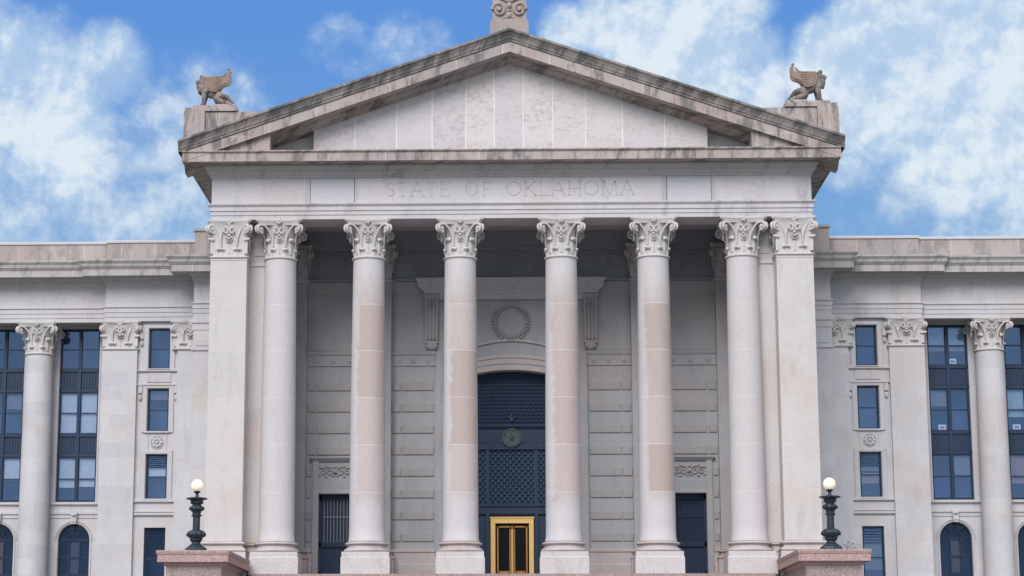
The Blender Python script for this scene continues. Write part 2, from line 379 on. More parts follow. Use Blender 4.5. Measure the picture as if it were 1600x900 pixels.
def capital_mb(rt, ab, z0, z1, square=False, seed=0):
    """Corinthian capital. rt = top radius of shaft (or half width), ab = half side of abacus, heights relative z0..z1"""
    m_ = MB(); H = z1 - z0
    def pos(a, r, z):
        if square:
            k = max(abs(cos(a)), abs(sin(a))); return (r * cos(a) / k, r * sin(a) / k, z)
        return (r * cos(a), r * sin(a), z)
    def bell(t):                                       # radius of the bell at height fraction t
        return rt * (.97 + .02 * t + .16 * max(0, t - .45) ** 2 * 4)
    seg = 48
    # astragal + bell
    prof = [(rt * 1.0, z0 - .10 * 0 ), (rt * 1.08, z0 + .02), (rt * 1.10, z0 + .06), (rt * 1.08, z0 + .10), (rt * .99, z0 + .12)]
    prof += [(bell(t), z0 + .12 + (H * .86 - .12) * t) for t in [i / 10 for i in range(11)]]
    k = len(m_.v)
    for (r, z) in prof:
        for i in range(seg):
            m_.v.append(pos(2 * pi * (i + .5) / seg, r, z))
    for j in range(len(prof) - 1):
        for i in range(seg):
            a = k + j * seg + i; b_ = k + j * seg + (i + 1) % seg; m_.f.append((a, b_, b_ + seg, a + seg))
    m_.f.append(tuple(k + i for i in reversed(range(seg))))
    # leaves : tapered strips hugging the bell and curling out at the tip
    def grid(rows, n5):
        k0 = len(m_.v); nr = len(rows) // n5; m_.v.extend(rows)
        for j in range(nr - 1):
            for q in range(n5 - 1):
                p = k0 + j * n5 + q; m_.f.append((p, p + 1, p + n5 + 1, p + n5))
    def leaf(a, zt, wd, out, base=.12):
        pts = []; nr = 8                                # low body of the leaf on the bell, with a mid rib
        for j in range(nr + 1):
            t = j / nr; z = base + (zt - base) * t; wv = wd * (.78 - .25 * t)
            for q in (-1, -.6, 0, .6, 1):
                pts.append(pos(a + q * wv / rt, bell(z / H) + (.045 if q == 0 else .028) * (1 - abs(q) ** 3) - .004, z0 + z))
        grid(pts, 5)
        for lay in (0, 1):                              # tip: a thin lip curling out and a little down
            pts = []
            for j in range(8):
                v_ = j / 7; ro = out * v_ ** .9; zz = zt + out * (.42 * sin(v_ * pi * .62) - .62 * v_ ** 3)
                wv = wd * (.55 + .60 * sin(v_ * pi * .75))
                for q in (-1, -.66, -.33, 0, .33, .66, 1):
                    pts.append(pos(a + q * wv / rt, bell(zt / H) + ro * (1 - .30 * abs(q) ** 2) - lay * .02, z0 + zz - abs(q) ** 2 * out * .16 - lay * .045))
            if lay: pts = [pts[r0 * 7 + 6 - q] for r0 in range(8) for q in range(7)]
            grid(pts, 7)
        for q in (-1, 1):                               # closes the lip's outer edge
            pass
    for i in range(8):
        leaf(pi / 8 + i * pi / 4, H * .25, rt * .16, rt * (.17 if square else .22))
    for i in range(8):
        big_ = i % 2 == 1
        if big_: leaf(i * pi / 4, H * .50, rt * (.12 if square else .19), rt * (.17 if square else .26), base=H * .12)
        else: leaf(i * pi / 4, H * .45, rt * .13, rt * .15, base=H * .12)
    # stalks, scrolls to the corners and to the middle of each face
    for i in range(8):
        a0 = pi / 8 + i * pi / 4
        ca = pi / 4 * (round((a0 - pi / 4) / (pi / 2)) * 2 + 1)          # nearest corner
        ma = (pi / 2) * round(a0 / (pi / 2))                            # nearest face middle
        d = 1 if ca > a0 else -1
        # stalk
        p0 = Vector(pos(a0, bell(.3) + .04, z0 + H * .30)); p1 = Vector(pos(a0 + .02 * d, bell(.5) + .07, z0 + H * .52))
        m_.tube([p0, (p0 + p1) / 2 + Vector((p0.x, p0.y, 0)).normalized() * .01, p1], [rt * .045, rt * .055, rt * .085], 8)
        # outer volute
        rc = ab * (1.28 if not square else 1.0)
        def P_(a, r, z): return Vector(pos(a, r, z))
        cdir = Vector((cos(ca), sin(ca), 0)); tdir = Vector((-sin(ca), cos(ca), 0)) * (-d)
        cc = cdir * (ab * 1.22) + tdir * (ab * .10) + Vector((0, 0, z0 + H * .74))
        pts = [p1, p1.lerp(cc, .35) + Vector((0, 0, H * .14)), p1.lerp(cc, .7) + Vector((0, 0, H * .17))]
        rr_ = [rt * .07, rt * .065, rt * .07]
        R0 = H * .115
        for q in range(15):
            ph = pi * .62 - q * pi * .19; Rq = R0 * (1 - q / 17)
            pts.append(cc + cdir * (cos(ph) * Rq) + Vector((0, 0, sin(ph) * Rq)) - tdir * (.006 * q)); rr_.append(rt * .080)
        m_.tube(pts, rr_, 7); m_.ball(tuple(cc - tdir * .02), rt * .10, 8, 6)
        m_.ball(tuple(cc + Vector((0, 0, -H * .10)) - cdir * rt * .10), rt * .09, 8, 6, (1, 1, .6))
        # inner helix
        mdir = Vector((cos(ma), sin(ma), 0)); mt = Vector((-sin(ma), cos(ma), 0)) * (1 if a0 > ma else -1)
        mc = mdir * (rt * 1.16) + mt * (rt * .20) + Vector((0, 0, z0 + H * .70))
        pts = [p1, p1.lerp(mc, .5) + Vector((0, 0, H * .13))]; rr_ = [rt * .06, rt * .05]
        for q in range(11):
            ph = pi * .45 + q * pi * .2; Rq = H * .085 * (1 - q / 14)
            pts.append(mc - mt * (cos(ph) * -Rq) * 1 + Vector((0, 0, sin(ph) * Rq))); rr_.append(rt * .045)
        m_.tube(pts, rr_, 6)
    for i in range(4):                                  # flower, its stem and a small leaf cluster on each side
        a = i * pi / 2; dirv = Vector((cos(a), sin(a), 0)); tv = Vector((-sin(a), cos(a), 0))
        c = dirv * (ab * .93) + Vector((0, 0, z0 + H * .93))
        for q in range(5):
            g = 2 * pi * q / 5; m_.ball(tuple(c + tv * cos(g) * rt * .11 + Vector((0, 0, sin(g) * rt * .11))), rt * .085, 8, 5)
        m_.ball(tuple(c + dirv * .04), rt * .06, 8, 5)
        for (tx_, tz_, rr2) in ((-.14, .52, .085), (.14, .52, .085), (0, .58, .10), (-.09, .64, .07), (.09, .64, .07), (0, .49, .09)):
            m_.ball(tuple(dirv * (rt * 1.18) + tv * (tx_ * rt) + Vector((0, 0, z0 + H * tz_))), rt * rr2, 8, 5, (1, 1, .8))
    # abacus with hollow sides
    def ring(z, sc):
        pts = []; nn = 10
        for i in range(4):
            a = i * pi / 2
            for q in range(nn):
                t = -1 + 2 * (q / (nn - 1)); t *= .90
                hollow = ab * sc * (1.0 - .16 * (1 - (t / .9) ** 2))
                x_, y_ = hollow, t * ab * sc
                pts.append((x_ * cos(a) - y_ * sin(a), x_ * sin(a) + y_ * cos(a), z))
        return pts
    levels = [(z0 + H * .855, .93), (z0 + H * .90, .95), (z0 + H * .93, 1.0), (z0 + H * .945, 1.0), (z0 + H * .95, 1.03), (z1, 1.03)]
    k = len(m_.v); n_ = 40
    for (z, sc) in levels: m_.v += ring(z, sc)
    for j in range(len(levels) - 1):
        for i in range(n_):
            a = k + j * n_ + i; b_ = k + j * n_ + (i + 1) % n_; m_.f.append((a, b_, b_ + n_, a + n_))
    m_.f.append(tuple(k + i for i in reversed(range(n_)))); m_.f.append(tuple(k + (len(levels) - 1) * n_ + i for i in range(n_)))
    return m_

def shaft_mb(rb, rt, H, seg=64):
    pr = [(rb * 1.045, 0), (rb * 1.045, .07), (rb * 1.01, .13)]
    for i in range(1, 25):
        t = i / 24; pr.append((rb + (rt - rb) * (t ** 1.7), .13 + (H - .13) * t))
    return MB().lathe(pr, seg=seg)
def torus_prof(z0, z1, r, bulge):
    return [(r - bulge + bulge * sin(pi * i / 8), z0 + (z1 - z0) * (1 - cos(pi * i / 8)) / 2) for i in range(9)]
def base_prof(zb, zt, r0, r1):
    H = zt - zb
    pr = torus_prof(zb, zb + H * .34, r1, .13)
    pr += [(r1 - .12, zb + H * .36), (r1 - .12, zb + H * .40), (r1 - .19, zb + H * .5), (r1 - .19, zb + H * .58), (r1 - .10, zb + H * .64)]
    pr += torus_prof(zb + H * .66, zb + H * .86, r1 - .05, .09)
    pr += [(r0 + .03, zb + H * .88), (r0 + .06, zb + H * .93), (r0 + .03, zt)]
    return pr

ZB, ZN, ZT = 9.18, 23.82, 25.87      # shaft foot, shaft head, top of capital
cap_me = capital_mb(.815, 1.17, 0, ZT - ZN).mesh('capital', 'carve', True)
shaft_me = shaft_mb(.915, .815, ZN - ZB).mesh('column', 'shaft', True)
base_me = MB().lathe(base_prof(0, ZB - 8.60, .92, 1.17), seg=64).mesh('base', 'base', True)
pm = MB(); pm.sweep([(-1.2, 1.2), (-1.2, -1.2), (1.2, -1.2), (1.2, 1.2), (-1.2, 1.2)], [(.04, 0), (.04, .86), (.0, .90), (.0, 1.14)])
pm.box(-1.19, 1.19, -1.19, 1.19, 0, 1.155)
ped_me = pm.mesh('pedestal', 'pedestal')
XC = [2.635, 7.43, 12.07]
stains = {2.635: 1.0, 7.43: 1.0, 12.07: .12}
names = {-12.07: 'pale column nearest the left corner pier', -7.43: 'pink stained column second from the left', -2.635: 'pink stained column left of the door', 2.635: 'stained column right of the door', 7.43: 'pink stained column second from the right', 12.07: 'pale column nearest the right corner pier'}
for x in (-12.07, -7.43, -2.635, 2.635, 7.43, 12.07):
    c = inst(shaft_me, 'column', B, (x, 0, ZB), names[x], color=stains[abs(x)])
    inst(cap_me, 'capital', c, (0, 0, ZN - ZB)); inst(base_me, 'base', c, (0, 0, 8.60 - ZB)); inst(ped_me, 'pedestal', c, (0, 0, ZF - ZB))
# corner piers
pier_cap = capital_mb(.95, 1.13, 0, ZT - ZN, True).mesh('capital', 'carve', True)
for s in (-1, 1):
    x = 14.68 * s
    p = MB(); p.box(-.95, .95, -.95, .95, ZB - .02, ZN + .02)
    p.box(-.97, .97, -.97, .97, ZN - .12, ZN - .06)
    pier = p.build('corner_pier', 'pier', B, loc=(x, 0, 0))
    inst(pier_cap, 'capital', pier, (0, 0, ZN))
    bp = MB(); pr = [(r - 1.0 + .04, z) for r, z in base_prof(8.60, ZB, .92, 1.17)]
    bp.sweep([(-.95, .97), (-.95, -.95), (.95, -.95), (.95, .97)], pr); bp.box(-.96, .96, -.96, .96, 8.5, 9.17)
    bp.build('base', 'base', pier)
    pd = MB(); pd.sweep([(-1.17, 1.2), (-1.17, -1.17), (1.17, -1.17), (1.17, 1.2)], [(.04, 0), (.04, ZF + .86), (0, ZF + .90), (0, 8.60)]); pd.box(-1.165, 1.165, -1.165, 1.2, 0, 8.595)
    pd.build('pedestal', 'pedestal', pier)
# wall between pier and first column, portico flank
m_ = MB()
m_.box(-13.74, -12.3, .25, 8.0, 0, 25.86)
m_.sweep([(-13.74, .25), (-12.0, .25)], [(0, ZN - .25), (.07, ZN - .2), (.07, ZN - .1), (.03, ZN - .05), (.03, ZN + .02), (0, ZN + .03)])
m_.box(-13.5, -12.6, .20, .24, ZN + .35, 25.3)
m_.box(-15.58, -13.7, .9, 12, 0, 25.86)
both(m_, 'flank_wall', 'pier', B)
bs = MB(); bs.sweep([(-13.75, .25), (-11.5, .25)], [(r - .93, z) for r, z in base_prof(8.60, ZB, .92, 1.17)]); bs.box(-13.75, -11.5, -.02, .3, 7.4, 8.6)
both(bs, 'flank_plinth', 'base', B)

# entablature of the portico
FX, FY = 15.64, -.95
U = [(-FX, 12), (-FX, FY), (FX, FY), (FX, 12)]
m_ = MB().sweep(U, [(-.9, 25.875), (.0, 25.875), (.0, 26.09), (.04, 26.10), (.04, 26.31), (.09, 26.32), (.09, 26.54), (.12, 26.55), (.19, 26.64), (.19, 26.71), (0, 26.72)])
m_.poly([(-14.75, -.06, 25.875), (14.75, -.06, 25.875), (14.75, .95, 25.875), (-14.75, .95, 25.875)], [(0, 3, 2, 1)])
m_.poly([(-14.75, .95, 25.875), (14.75, .95, 25.875), (14.75, .95, 27.3), (-14.75, .95, 27.3)], [(0, 3, 2, 1)])
ent = m_.build('architrave', 'frieze', B)
PX = 8.13
m_ = MB()
m_.sweep([(-FX, 12), (-FX, FY), (-PX - 3.9 + .0, FY), (-PX - 3.9, FY + .12), (PX + 3.9, FY + .12), (PX + 3.9, FY), (FX, FY), (FX, 12)], [(0, 26.7), (0, 28.15)])
m_.box(-FX + .1, FX - .1, FY + .12, 8, 26.71, 28.6)
fr = m_.build('frieze', 'frieze', B)
for s in (-1, 1):
    a, b_ = sorted((s * (PX + .03), s * (PX + 2.32)))
    MB().bbox(a, b_, FY - .004, FY + .13, 26.73, 28.05, .01).build('frieze_block', 'bluestone', fr, label='blue grey replacement block in the frieze')
    a, b_ = sorted((s * (PX + 2.34), s * (PX + 3.9)))
    MB().bbox(a, b_, FY, FY + .13, 26.72, 28.06, .006).build('frieze_block', 'frieze', fr)
# inscription, cut into the stone
def letter(ch, x, z, w_, h, t=.055):
    """strokes of a roman capital as quads"""
    q = []
    def bar(x0, z0, x1, z1, th=t):
        dx, dz_ = x1 - x0, z1 - z0; L = sqrt(dx * dx + dz_ * dz_); nx, nz_ = -dz_ / L * th / 2, dx / L * th / 2
        q.append([(x0 + nx, z0 + nz_), (x1 + nx, z1 + nz_), (x1 - nx, z1 - nz_), (x0 - nx, z0 - nz_)])
    def arc(cx, cz, rx, rz, a0, a1, n_=10, th=t):
        for i in range(n_):
            a, b2 = a0 + (a1 - a0) * i / n_, a0 + (a1 - a0) * (i + 1) / n_ + .01
            q.append([(cx + (rx + th / 2) * cos(a), cz + (rz + th / 2) * sin(a)), (cx + (rx + th / 2) * cos(b2), cz + (rz + th / 2) * sin(b2)),
                      (cx + (rx - th / 2) * cos(b2), cz + (rz - th / 2) * sin(b2)), (cx + (rx - th / 2) * cos(a), cz + (rz - th / 2) * sin(a))])
    def serif(cx, cz, l=.09): bar(cx - l, cz, cx + l, cz, .03)
    X0, X1, Z0, Z1, XM, ZM = x, x + w_, z, z + h, x + w_ / 2, z + h / 2
    if ch == 'S': arc(XM, z + h * .74, w_ * .38, h * .24, pi * .12, pi * 1.5); arc(XM, z + h * .26, w_ * .42, h * .24, pi * .5, -pi * .88)
    if ch == 'T': bar(XM, Z0, XM, Z1); bar(X0, Z1, X1, Z1, .04); serif(XM, Z0); bar(X0, Z1 - .12, X0, Z1, .03); bar(X1, Z1 - .12, X1, Z1, .03)
    if ch == 'A': bar(X0, Z0, XM, Z1, .04); bar(XM, Z1, X1, Z0, .07); bar(x + w_ * .22, z + h * .36, x + w_ * .78, z + h * .36, .035); serif(X0, Z0); serif(X1, Z0)
    if ch == 'E' or ch == 'F':
        bar(x + .06, Z0, x + .06, Z1); bar(X0, Z1, X1, Z1, .04); bar(x + .06, ZM, x + w_ * .8, ZM, .035); bar(X1, Z1 - .12, X1, Z1, .03)
        if ch == 'E': bar(X0, Z0, X1, Z0, .04); bar(X1, Z0 + .12, X1, Z0, .03)
        else: serif(x + .06, Z0)
    if ch == 'O': arc(XM, ZM, w_ * .5, h * .5, 0, 2 * pi, 22, .06)
    if ch == 'K': bar(x + .06, Z0, x + .06, Z1); serif(x + .06, Z0); serif(x + .06, Z1); bar(x + .08, z + h * .42, X1 - .06, Z1, .035); bar(x + w_ * .3, z + h * .58, X1, Z0, .07); serif(X1, Z0); serif(X1 - .06, Z1)
    if ch == 'L': bar(x + .06, Z0, x + .06, Z1); serif(x + .06, Z1); bar(X0, Z0, X1, Z0, .04); bar(X1, Z0 + .14, X1, Z0, .03)
    if ch == 'H': bar(x + .06, Z0, x + .06, Z1); bar(X1 - .06, Z0, X1 - .06, Z1); bar(x + .06, ZM, X1 - .06, ZM, .035); [serif(a, c_) for a in (x + .06, X1 - .06) for c_ in (Z0, Z1)]
    if ch == 'M': bar(x + .04, Z0, x + w_ * .14, Z1, .04); bar(x + w_ * .14, Z1, XM, Z0, .07); bar(XM, Z0, x + w_ * .86, Z1, .04); bar(x + w_ * .86, Z1, X1 - .04, Z0, .07); serif(x + .04, Z0); serif(X1 - .04, Z0); serif(x + w_ * .12, Z1); serif(x + w_ * .88, Z1)
    return q
quads = []
zl, hl = 27.05, .74
def word(txt, xa, xb):
    ws = {'S': .62, 'T': .8, 'A': .9, 'E': .68, 'F': .66, 'O': 1.0, 'K': .82, 'L': .66, 'H': .9, 'M': 1.1}
    tot = sum(ws[c] for c in txt); k = (xb - xa) * .80 / tot; gap = (xb - xa) * .20 / max(1, len(txt) - 1); x = xa
    for c in txt: quads.append((c, letter(c, x, zl, ws[c] * k, hl))); x += ws[c] * k + gap
word('STATE', -6.47, -3.18); word('OF', -2.32, -1.0); word('OKLAHOMA', -.18, 6.42)
PY = FY - .035
pan = MB().box(-PX, PX, PY, FY + .13, 26.725, 28.06)
cut = MB(); 
for i, (c, qs) in enumerate(quads):
    for j, q in enumerate(qs):
        e = .0006 * (j % 7)                             # keeps the strokes' faces apart
        cut.prism(q, PY - .05 - e, PY + .028 + e)
pan_o = pan.build('inscription_panel', 'frieze', fr); cut_o = cut.build('cutter', 'frieze')
for o in (pan_o, cut_o):
    bm = bmesh.new(); bm.from_mesh(o.data); bmesh.ops.recalc_face_normals(bm, faces=bm.faces); bm.to_mesh(o.data); bm.free()
mod = pan_o.modifiers.new('cut', 'BOOLEAN'); mod.operation = 'DIFFERENCE'; mod.object = cut_o; mod.solver = 'EXACT'; mod.use_self = True
dg = bpy.context.evaluated_depsgraph_get(); ev = pan_o.evaluated_get(dg); newme = bpy.data.meshes.new_from_object(ev)
pan_o.modifiers.clear(); pan_o.data = newme; bpy.data.objects.remove(cut_o)
for i, (c, qs) in enumerate(quads):
    lt = MB()
    for q in qs: lt.prism([(a, b2) for a, b2 in q], PY + .020, PY + .05)
    lt.build('letter', 'lettering', fr, label='incised capital letter ' + c)
m_ = MB(); m_.bbox(7.25, 7.45, PY - .01, PY + .02, 27.42, 27.45, .004); m_.build('dash_mark', 'soffit', fr)
# frame round the inscription panel
m_ = MB()
for a, b_, c, d in ((-PX, PX, 28.0, 28.06), (-PX, -PX + .07, 26.74, 28.0), (PX - .07, PX, 26.74, 28.0)): m_.box(a, b_, PY - .015, PY + .02, c, d)
m_.build('panel_border', 'frieze', fr)

# horizontal cornice
prof_bed = [(0, 28.06), (.06, 28.08), (.06, 28.2), (.10, 28.22), (.22, 28.34), (.22, 28.44), (.26, 28.45), (.38, 28.62), (.40, 28.72)]
m_ = MB().sweep(U, prof_bed); 
m_.build('bed_moulding', 'soffit', B)
prof_cor = [(.38, 28.74), (.55, 28.72), (1.22, 28.72), (1.24, 28.68), (1.30, 28.68), (1.30, 29.12), (1.33, 29.13), (1.40, 29.19), (1.40, 29.25), (0, 29.32)]
m_ = MB().sweep(U, prof_cor); m_.build('cornice', 'cornice', B)
# side eaves: sima on the flanks only
for s in (-1, 1):
    m_ = MB(); m_.sweep([(-FX, 12), (-FX, -2.35)], [(1.38, 29.12), (1.44, 29.2), (1.5, 29.42), (1.62, 29.5), (1.62, 29.62), (.8, 29.75)])
    if s > 0: m_.flipx()
    m_.build('eaves_gutter', 'soot', B)

# pediment
APZ, SL, XE = 35.68, .342, 17.24
def rake(prof, x_end=XE, x_in=0.):
    m2 = MB(); k = 0; n_ = len(prof); secs = []
    nseg = 1
    pts = []
    for x in (-x_end, 0, x_end):
        for (y, dz_) in prof: pts.append((x, y, APZ - SL * abs(x) + dz_))
    fs = []
    for i in range(2):
        for j in range(n_ - 1):
            a = i * n_ + j; fs.append((a, a + n_, a + n_ + 1, a + 1))
    fs.append(tuple(reversed(range(n_)))); fs.append(tuple(range(2 * n_, 3 * n_)))
    return m2.poly(pts, fs)
ped = rake([(-2.27, -.64), (-2.27, -1.19), (-2.21, -1.19), (-2.20, -1.15), (-1.45, -1.15), (-1.42, -1.25), (-1.30, -1.27), (-1.22, -1.37), (-1.12, -1.39), (-1.12, -1.50), (-.2, -1.52), (-.2, -.3)], 17.05).build('raking_cornice', 'cornice', B)
rake([(-2.2, -.64), (-2.34, -.62), (-2.34, -.53), (-2.38, -.50), (-2.42, -.36), (-2.52, -.18), (-2.60, -.12), (-2.60, 0.0), (-2.50, .03), (12, .03), (12, -.3)]).build('sima', 'soot', ped, label='sooty upper moulding of the gable')
zt_ = lambda x: APZ - SL * abs(x) - 1.46
tr_ = MB()
tr_.poly([(-16.5, -.3, 29.0), (16.5, -.3, 29.0), (0, -.3, zt_(0))], [(0, 1, 2)]); tr_.box(-16.0, 16.0, -.26, 12, 28.9, 29.2)
tr_.poly([(-16.5, 11.9, 29.0), (16.5, 11.9, 29.0), (0, 11.9, zt_(0) + 1)], [(0, 2, 1)])
ty = tr_.build('gable_wall', 'soffit', B)
TX = 10.33
jo = [-TX, -8.15, -5.96, -4.09, -2.32, -.82, .70, 2.25, 3.97, 5.90, 8.1, TX]
slabs = []
for a, b_ in zip(jo[:-1], jo[1:]):
    g = .012; a2, b2 = a + g, b_ - g
    if a2 < 0 < b2: pts = [(a2, 29.2), (b2, 29.2), (b2, zt_(b2)), (0, zt_(0)), (a2, zt_(a2))]
    else: pts = [(a2, 29.2), (b2, 29.2), (b2, zt_(b2)), (a2, zt_(a2))]
    slabs.append(MB().prism(pts, FY, -.28))
# slab faces: patchy tan weathering
mt, n, b = base_mat('tympanum slabs', .88, spec=.25)
rn = n.new('ShaderNodeObjectInfo').outputs['Random']
P = n.vmath('ADD', n.new('ShaderNodeNewGeometry').outputs['Position'], n.comb(0, n.math('MULTIPLY', rn, 40.), 0)); x, y, z = n.sep(P)[:3]
cl = n.noise(n.comb(n.math('MULTIPLY', x, .6), y, z), .8, 6, .62, .5); spk = n.noise(n.comb(n.math('MULTIPLY', x, 1.5), y, n.math('MULTIPLY', z, 2.2)), 2.2, 8, .72, .6)
k = n.math('MULTIPLY', n.rng(cl, .42, .54), n.rng(spk, .47, .60))
tc = n.mix(rn, (.53, .515, .545), (.60, .57, .565))
col = n.mix(n.math('MULTIPLY', n.math('MULTIPLY', k, n.rng(n.math('FRACT', n.math('MULTIPLY', rn, 7.3)), 0, 1, .45, .75)), 1.0), tc, (.44, .365, .335))
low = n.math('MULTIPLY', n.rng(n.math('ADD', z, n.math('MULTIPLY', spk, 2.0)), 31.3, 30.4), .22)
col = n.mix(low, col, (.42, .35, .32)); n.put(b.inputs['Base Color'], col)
bp = n.new('ShaderNodeBump'); bp.inputs['Strength'].default_value = .3; bp.inputs['Distance'].default_value = .03; n.put(bp.inputs['Height'], spk); n.link(bp.outputs[0], b.inputs['Normal'])
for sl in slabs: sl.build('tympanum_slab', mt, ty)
jm = plain('white joint filler', (.72, .70, .70), .8)
for a in jo[1:-1]: MB().box(a - .022, a + .022, FY - .006, -.30, 29.2, zt_(a)).build('joint', jm, ty)

# statue blocks at the eaves
for s in (-1, 1):
    m_ = MB()
    m_.box(-17.02, -15.93, -2.15, .6, 29.3, 31.44); m_.box(-15.92, -12.5, -2.0, .5, 29.3, 31.42)
    m_.box(-16.98, -14.25, -2.1, .55, 31.45, 31.64)
    if s > 0: m_.flipx()
    m_.build('statue_block', 'cornice', B)

# ------------------------------------------------------------------ porch interior
YW = 6.2
m_ = MB()
holes = [(s * 9.6 - .9, s * 9.6 + .9, ZF - 1, 12.19) for s in (-1, 1)]
m_.holes(-13, -3.1, ZF - 1, 27.5, YW, YW + 1.2, [holes[0]]); m_.holes(3.1, 13, ZF - 1, 27.5, YW, YW + 1.2, [holes[1]])
# centre above the segmental arch
RA = 9.5; HA = 3.1
arc_z = lambda x, top, R=RA: top - (R - sqrt(R * R - x * x))
xs = [-HA + 2 * HA * i / 24 for i in range(25)]
for a, b_ in zip(xs[:-1], xs[1:]):
    m_.poly([(a, YW, arc_z(a, 19.72)), (b_, YW, arc_z(b_, 19.72)), (b_, YW, 27.5), (a, YW, 27.5)], [(0, 1, 2, 3)])
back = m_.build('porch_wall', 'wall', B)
m_ = MB()                                               # archivolt: three bands, deep intrados
for (t0, t1, y_) in ((18.96, 19.30, YW - .04), (19.30, 19.62, YW - .09), (19.62, 19.80, YW - .15)):
    for a, b_ in zip(xs[:-1], xs[1:]):
        z00, z01, z10, z11 = arc_z(a, t0), arc_z(b_, t0), arc_z(a, t1), arc_z(b_, t1)
        m_.poly([(a, y_, z00), (b_, y_, z01), (b_, y_, z11), (a, y_, z10), (a, YW + 1.0, z00), (b_, YW + 1.0, z01), (b_, YW + .02, z11), (a, YW + .02, z10)], [(0, 1, 2, 3), (0, 4, 5, 1), (3, 2, 6, 7)])
# thin dark-edged ridge above, following a tighter curve
for a, b_ in zip(xs[:-1], xs[1:]):
    z0_, z1_ = arc_z(a, 20.60, 6.7), arc_z(b_, 20.60, 6.7)
    m_.poly([(a, YW - .12, z0_ - .07), (b_, YW - .12, z1_ - .07), (b_, YW - .12, z1_ + .05), (a, YW - .12, z0_ + .05), (a, YW, z0_ - .07), (b_, YW, z1_ - .07), (b_, YW, z1_ + .05), (a, YW, z0_ + .05)],
            [(0, 1, 2, 3), (0, 4, 5, 1), (3, 2, 6, 7)])
m_.build('arch_moulding', 'base', back)
for (a, b_, y_) in ((-3.72, -3.1, YW - .10), (-4.14, -3.72, YW - .18)):
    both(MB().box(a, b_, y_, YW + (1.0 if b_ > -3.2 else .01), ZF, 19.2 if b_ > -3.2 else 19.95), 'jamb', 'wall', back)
# upper band: architrave, key pattern, mouldings
m_ = MB()
def rail(x0, x1, prof, y_=YW): m_.sweep([(x0, y_), (x1, y_)], prof)
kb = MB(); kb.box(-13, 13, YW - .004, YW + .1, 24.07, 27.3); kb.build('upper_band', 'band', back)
m2_ = m_; m_ = MB()
rail(-13, 13, [(0, 25.70), (.06, 25.74), (.06, 25.90), (.22, 25.93), (.22, 26.30), (.28, 26.32), (.28, 26.68), (.34, 26.7), (.34, 27.05), (.50, 27.2), (.50, 27.3), (0, 27.4)])
rail(-13, 13, [(0, 23.90), (.08, 23.93), (.10, 24.0), (.10, 24.05), (0, 24.07)])
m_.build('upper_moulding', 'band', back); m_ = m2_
rail(-12, -5.0, [(0, 23.18), (.05, 23.2), (.05, 23.88), (0, 23.9)]); m_.build('wall_fascia', 'wall', back); m_ = MB(); rail(5.0, 12, [(0, 23.18), (.05, 23.2), (.05, 23.88), (0, 23.9)])
m_.build('wall_fascia', 'wall', back)
for a, b_ in ((-11.2, -8.32), (-6.54, -4.16), (4.16, 6.54), (8.32, 11.2)):
    m_ = MB()
    rail(a, b_, [(0, 19.18), (.07, 19.2), (.07, 19.76), (.12, 19.80), (.16, 19.92), (.16, 20.0), (0, 20.04)])
    m_.box(a + .25, b_ - .25, YW - .05, YW + .01, 19.26, 19.70)
    nb = 3
    for i in range(nb):
        cx = a + (b_ - a) * (i + .5) / nb; m_.ball((cx, YW - .05, 19.48), .17, 12, 6, (1, .5, 1)); m_.ball((cx, YW - .12, 19.48), .07, 8, 6, (1, .6, 1))
    for x0 in (a + .02, b_ - .14): m_.box(x0, x0 + .12, YW - .05, YW + .01, 20.04, 23.18)   # frame of the plain panel
    m_.box(a + .14, b_ - .14, YW - .045, YW + .01, 23.05, 23.18); m_.box(a + .14, b_ - .14, YW - .045, YW + .01, 20.04, 20.14)
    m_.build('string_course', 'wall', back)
kf = MB()                                               # Greek key relief
kc = [0]
def kbar(x0, x1, z0, z1):
    kc[0] += 1; e = .0015 * (kc[0] % 9); kf.box(x0, x1, YW - .055 - e, YW + .005, z0 + e, z1 - e)
u = .20; t = .07; zb_ = 24.16; Hk = 1.42
x = -12.9; un = 2.0
while x < 12.5:
    kbar(x, x + un, zb_, zb_ + t); kbar(x, x + un, zb_ + Hk - t, zb_ + Hk)
    for k_ in range(3):
        o_k = .20 + k_ * .19
        xa, xb = x + o_k * .9, x + un - o_k * .9; za, zc = zb_ + o_k, zb_ + Hk - o_k
        kbar(xa, xa + t, za, zc)
        if k_ < 2: kbar(xb - t, xb, za, zc)
        if k_ % 2 == 0: kbar(xa, xb, zc - t, zc)
        else: kbar(xa, xb, za, za + t)
    x += un
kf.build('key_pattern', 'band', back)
# rusticated blocks
for s in (-1, 1):
    def blk(a, b_, z0_, z1_): MB().bbox(s * a, s * b_, YW - .07, YW + .01, z0_, z1_, .03).build('rusticated_block', 'rust', back)
    for k_ in range(8):
        z1 = 18.27 - 1.175 * k_; z0_ = z1 - .44
        blk(-6.53, -6.02, z0_, z1); blk(-5.96, -4.25, z0_, z1)
        if z0_ > 14.3: blk(-11.15, -10.72, z0_, z1); blk(-10.62, -8.4, z0_, z1)
        else: blk(-11.16, -10.92, z0_, z1)
for a, b_ in ((-11.2, -10.83), (-8.38, -4.15)):
    both(MB().sweep([(a, YW), (b_, YW)], [(.25, ZF), (.25, 8.35), (.20, 8.4), (.20, 8.98), (.26, 9.04), (.26, 9.14), (.12, 9.2), (0, 9.22)]), 'dado', 'base', back)
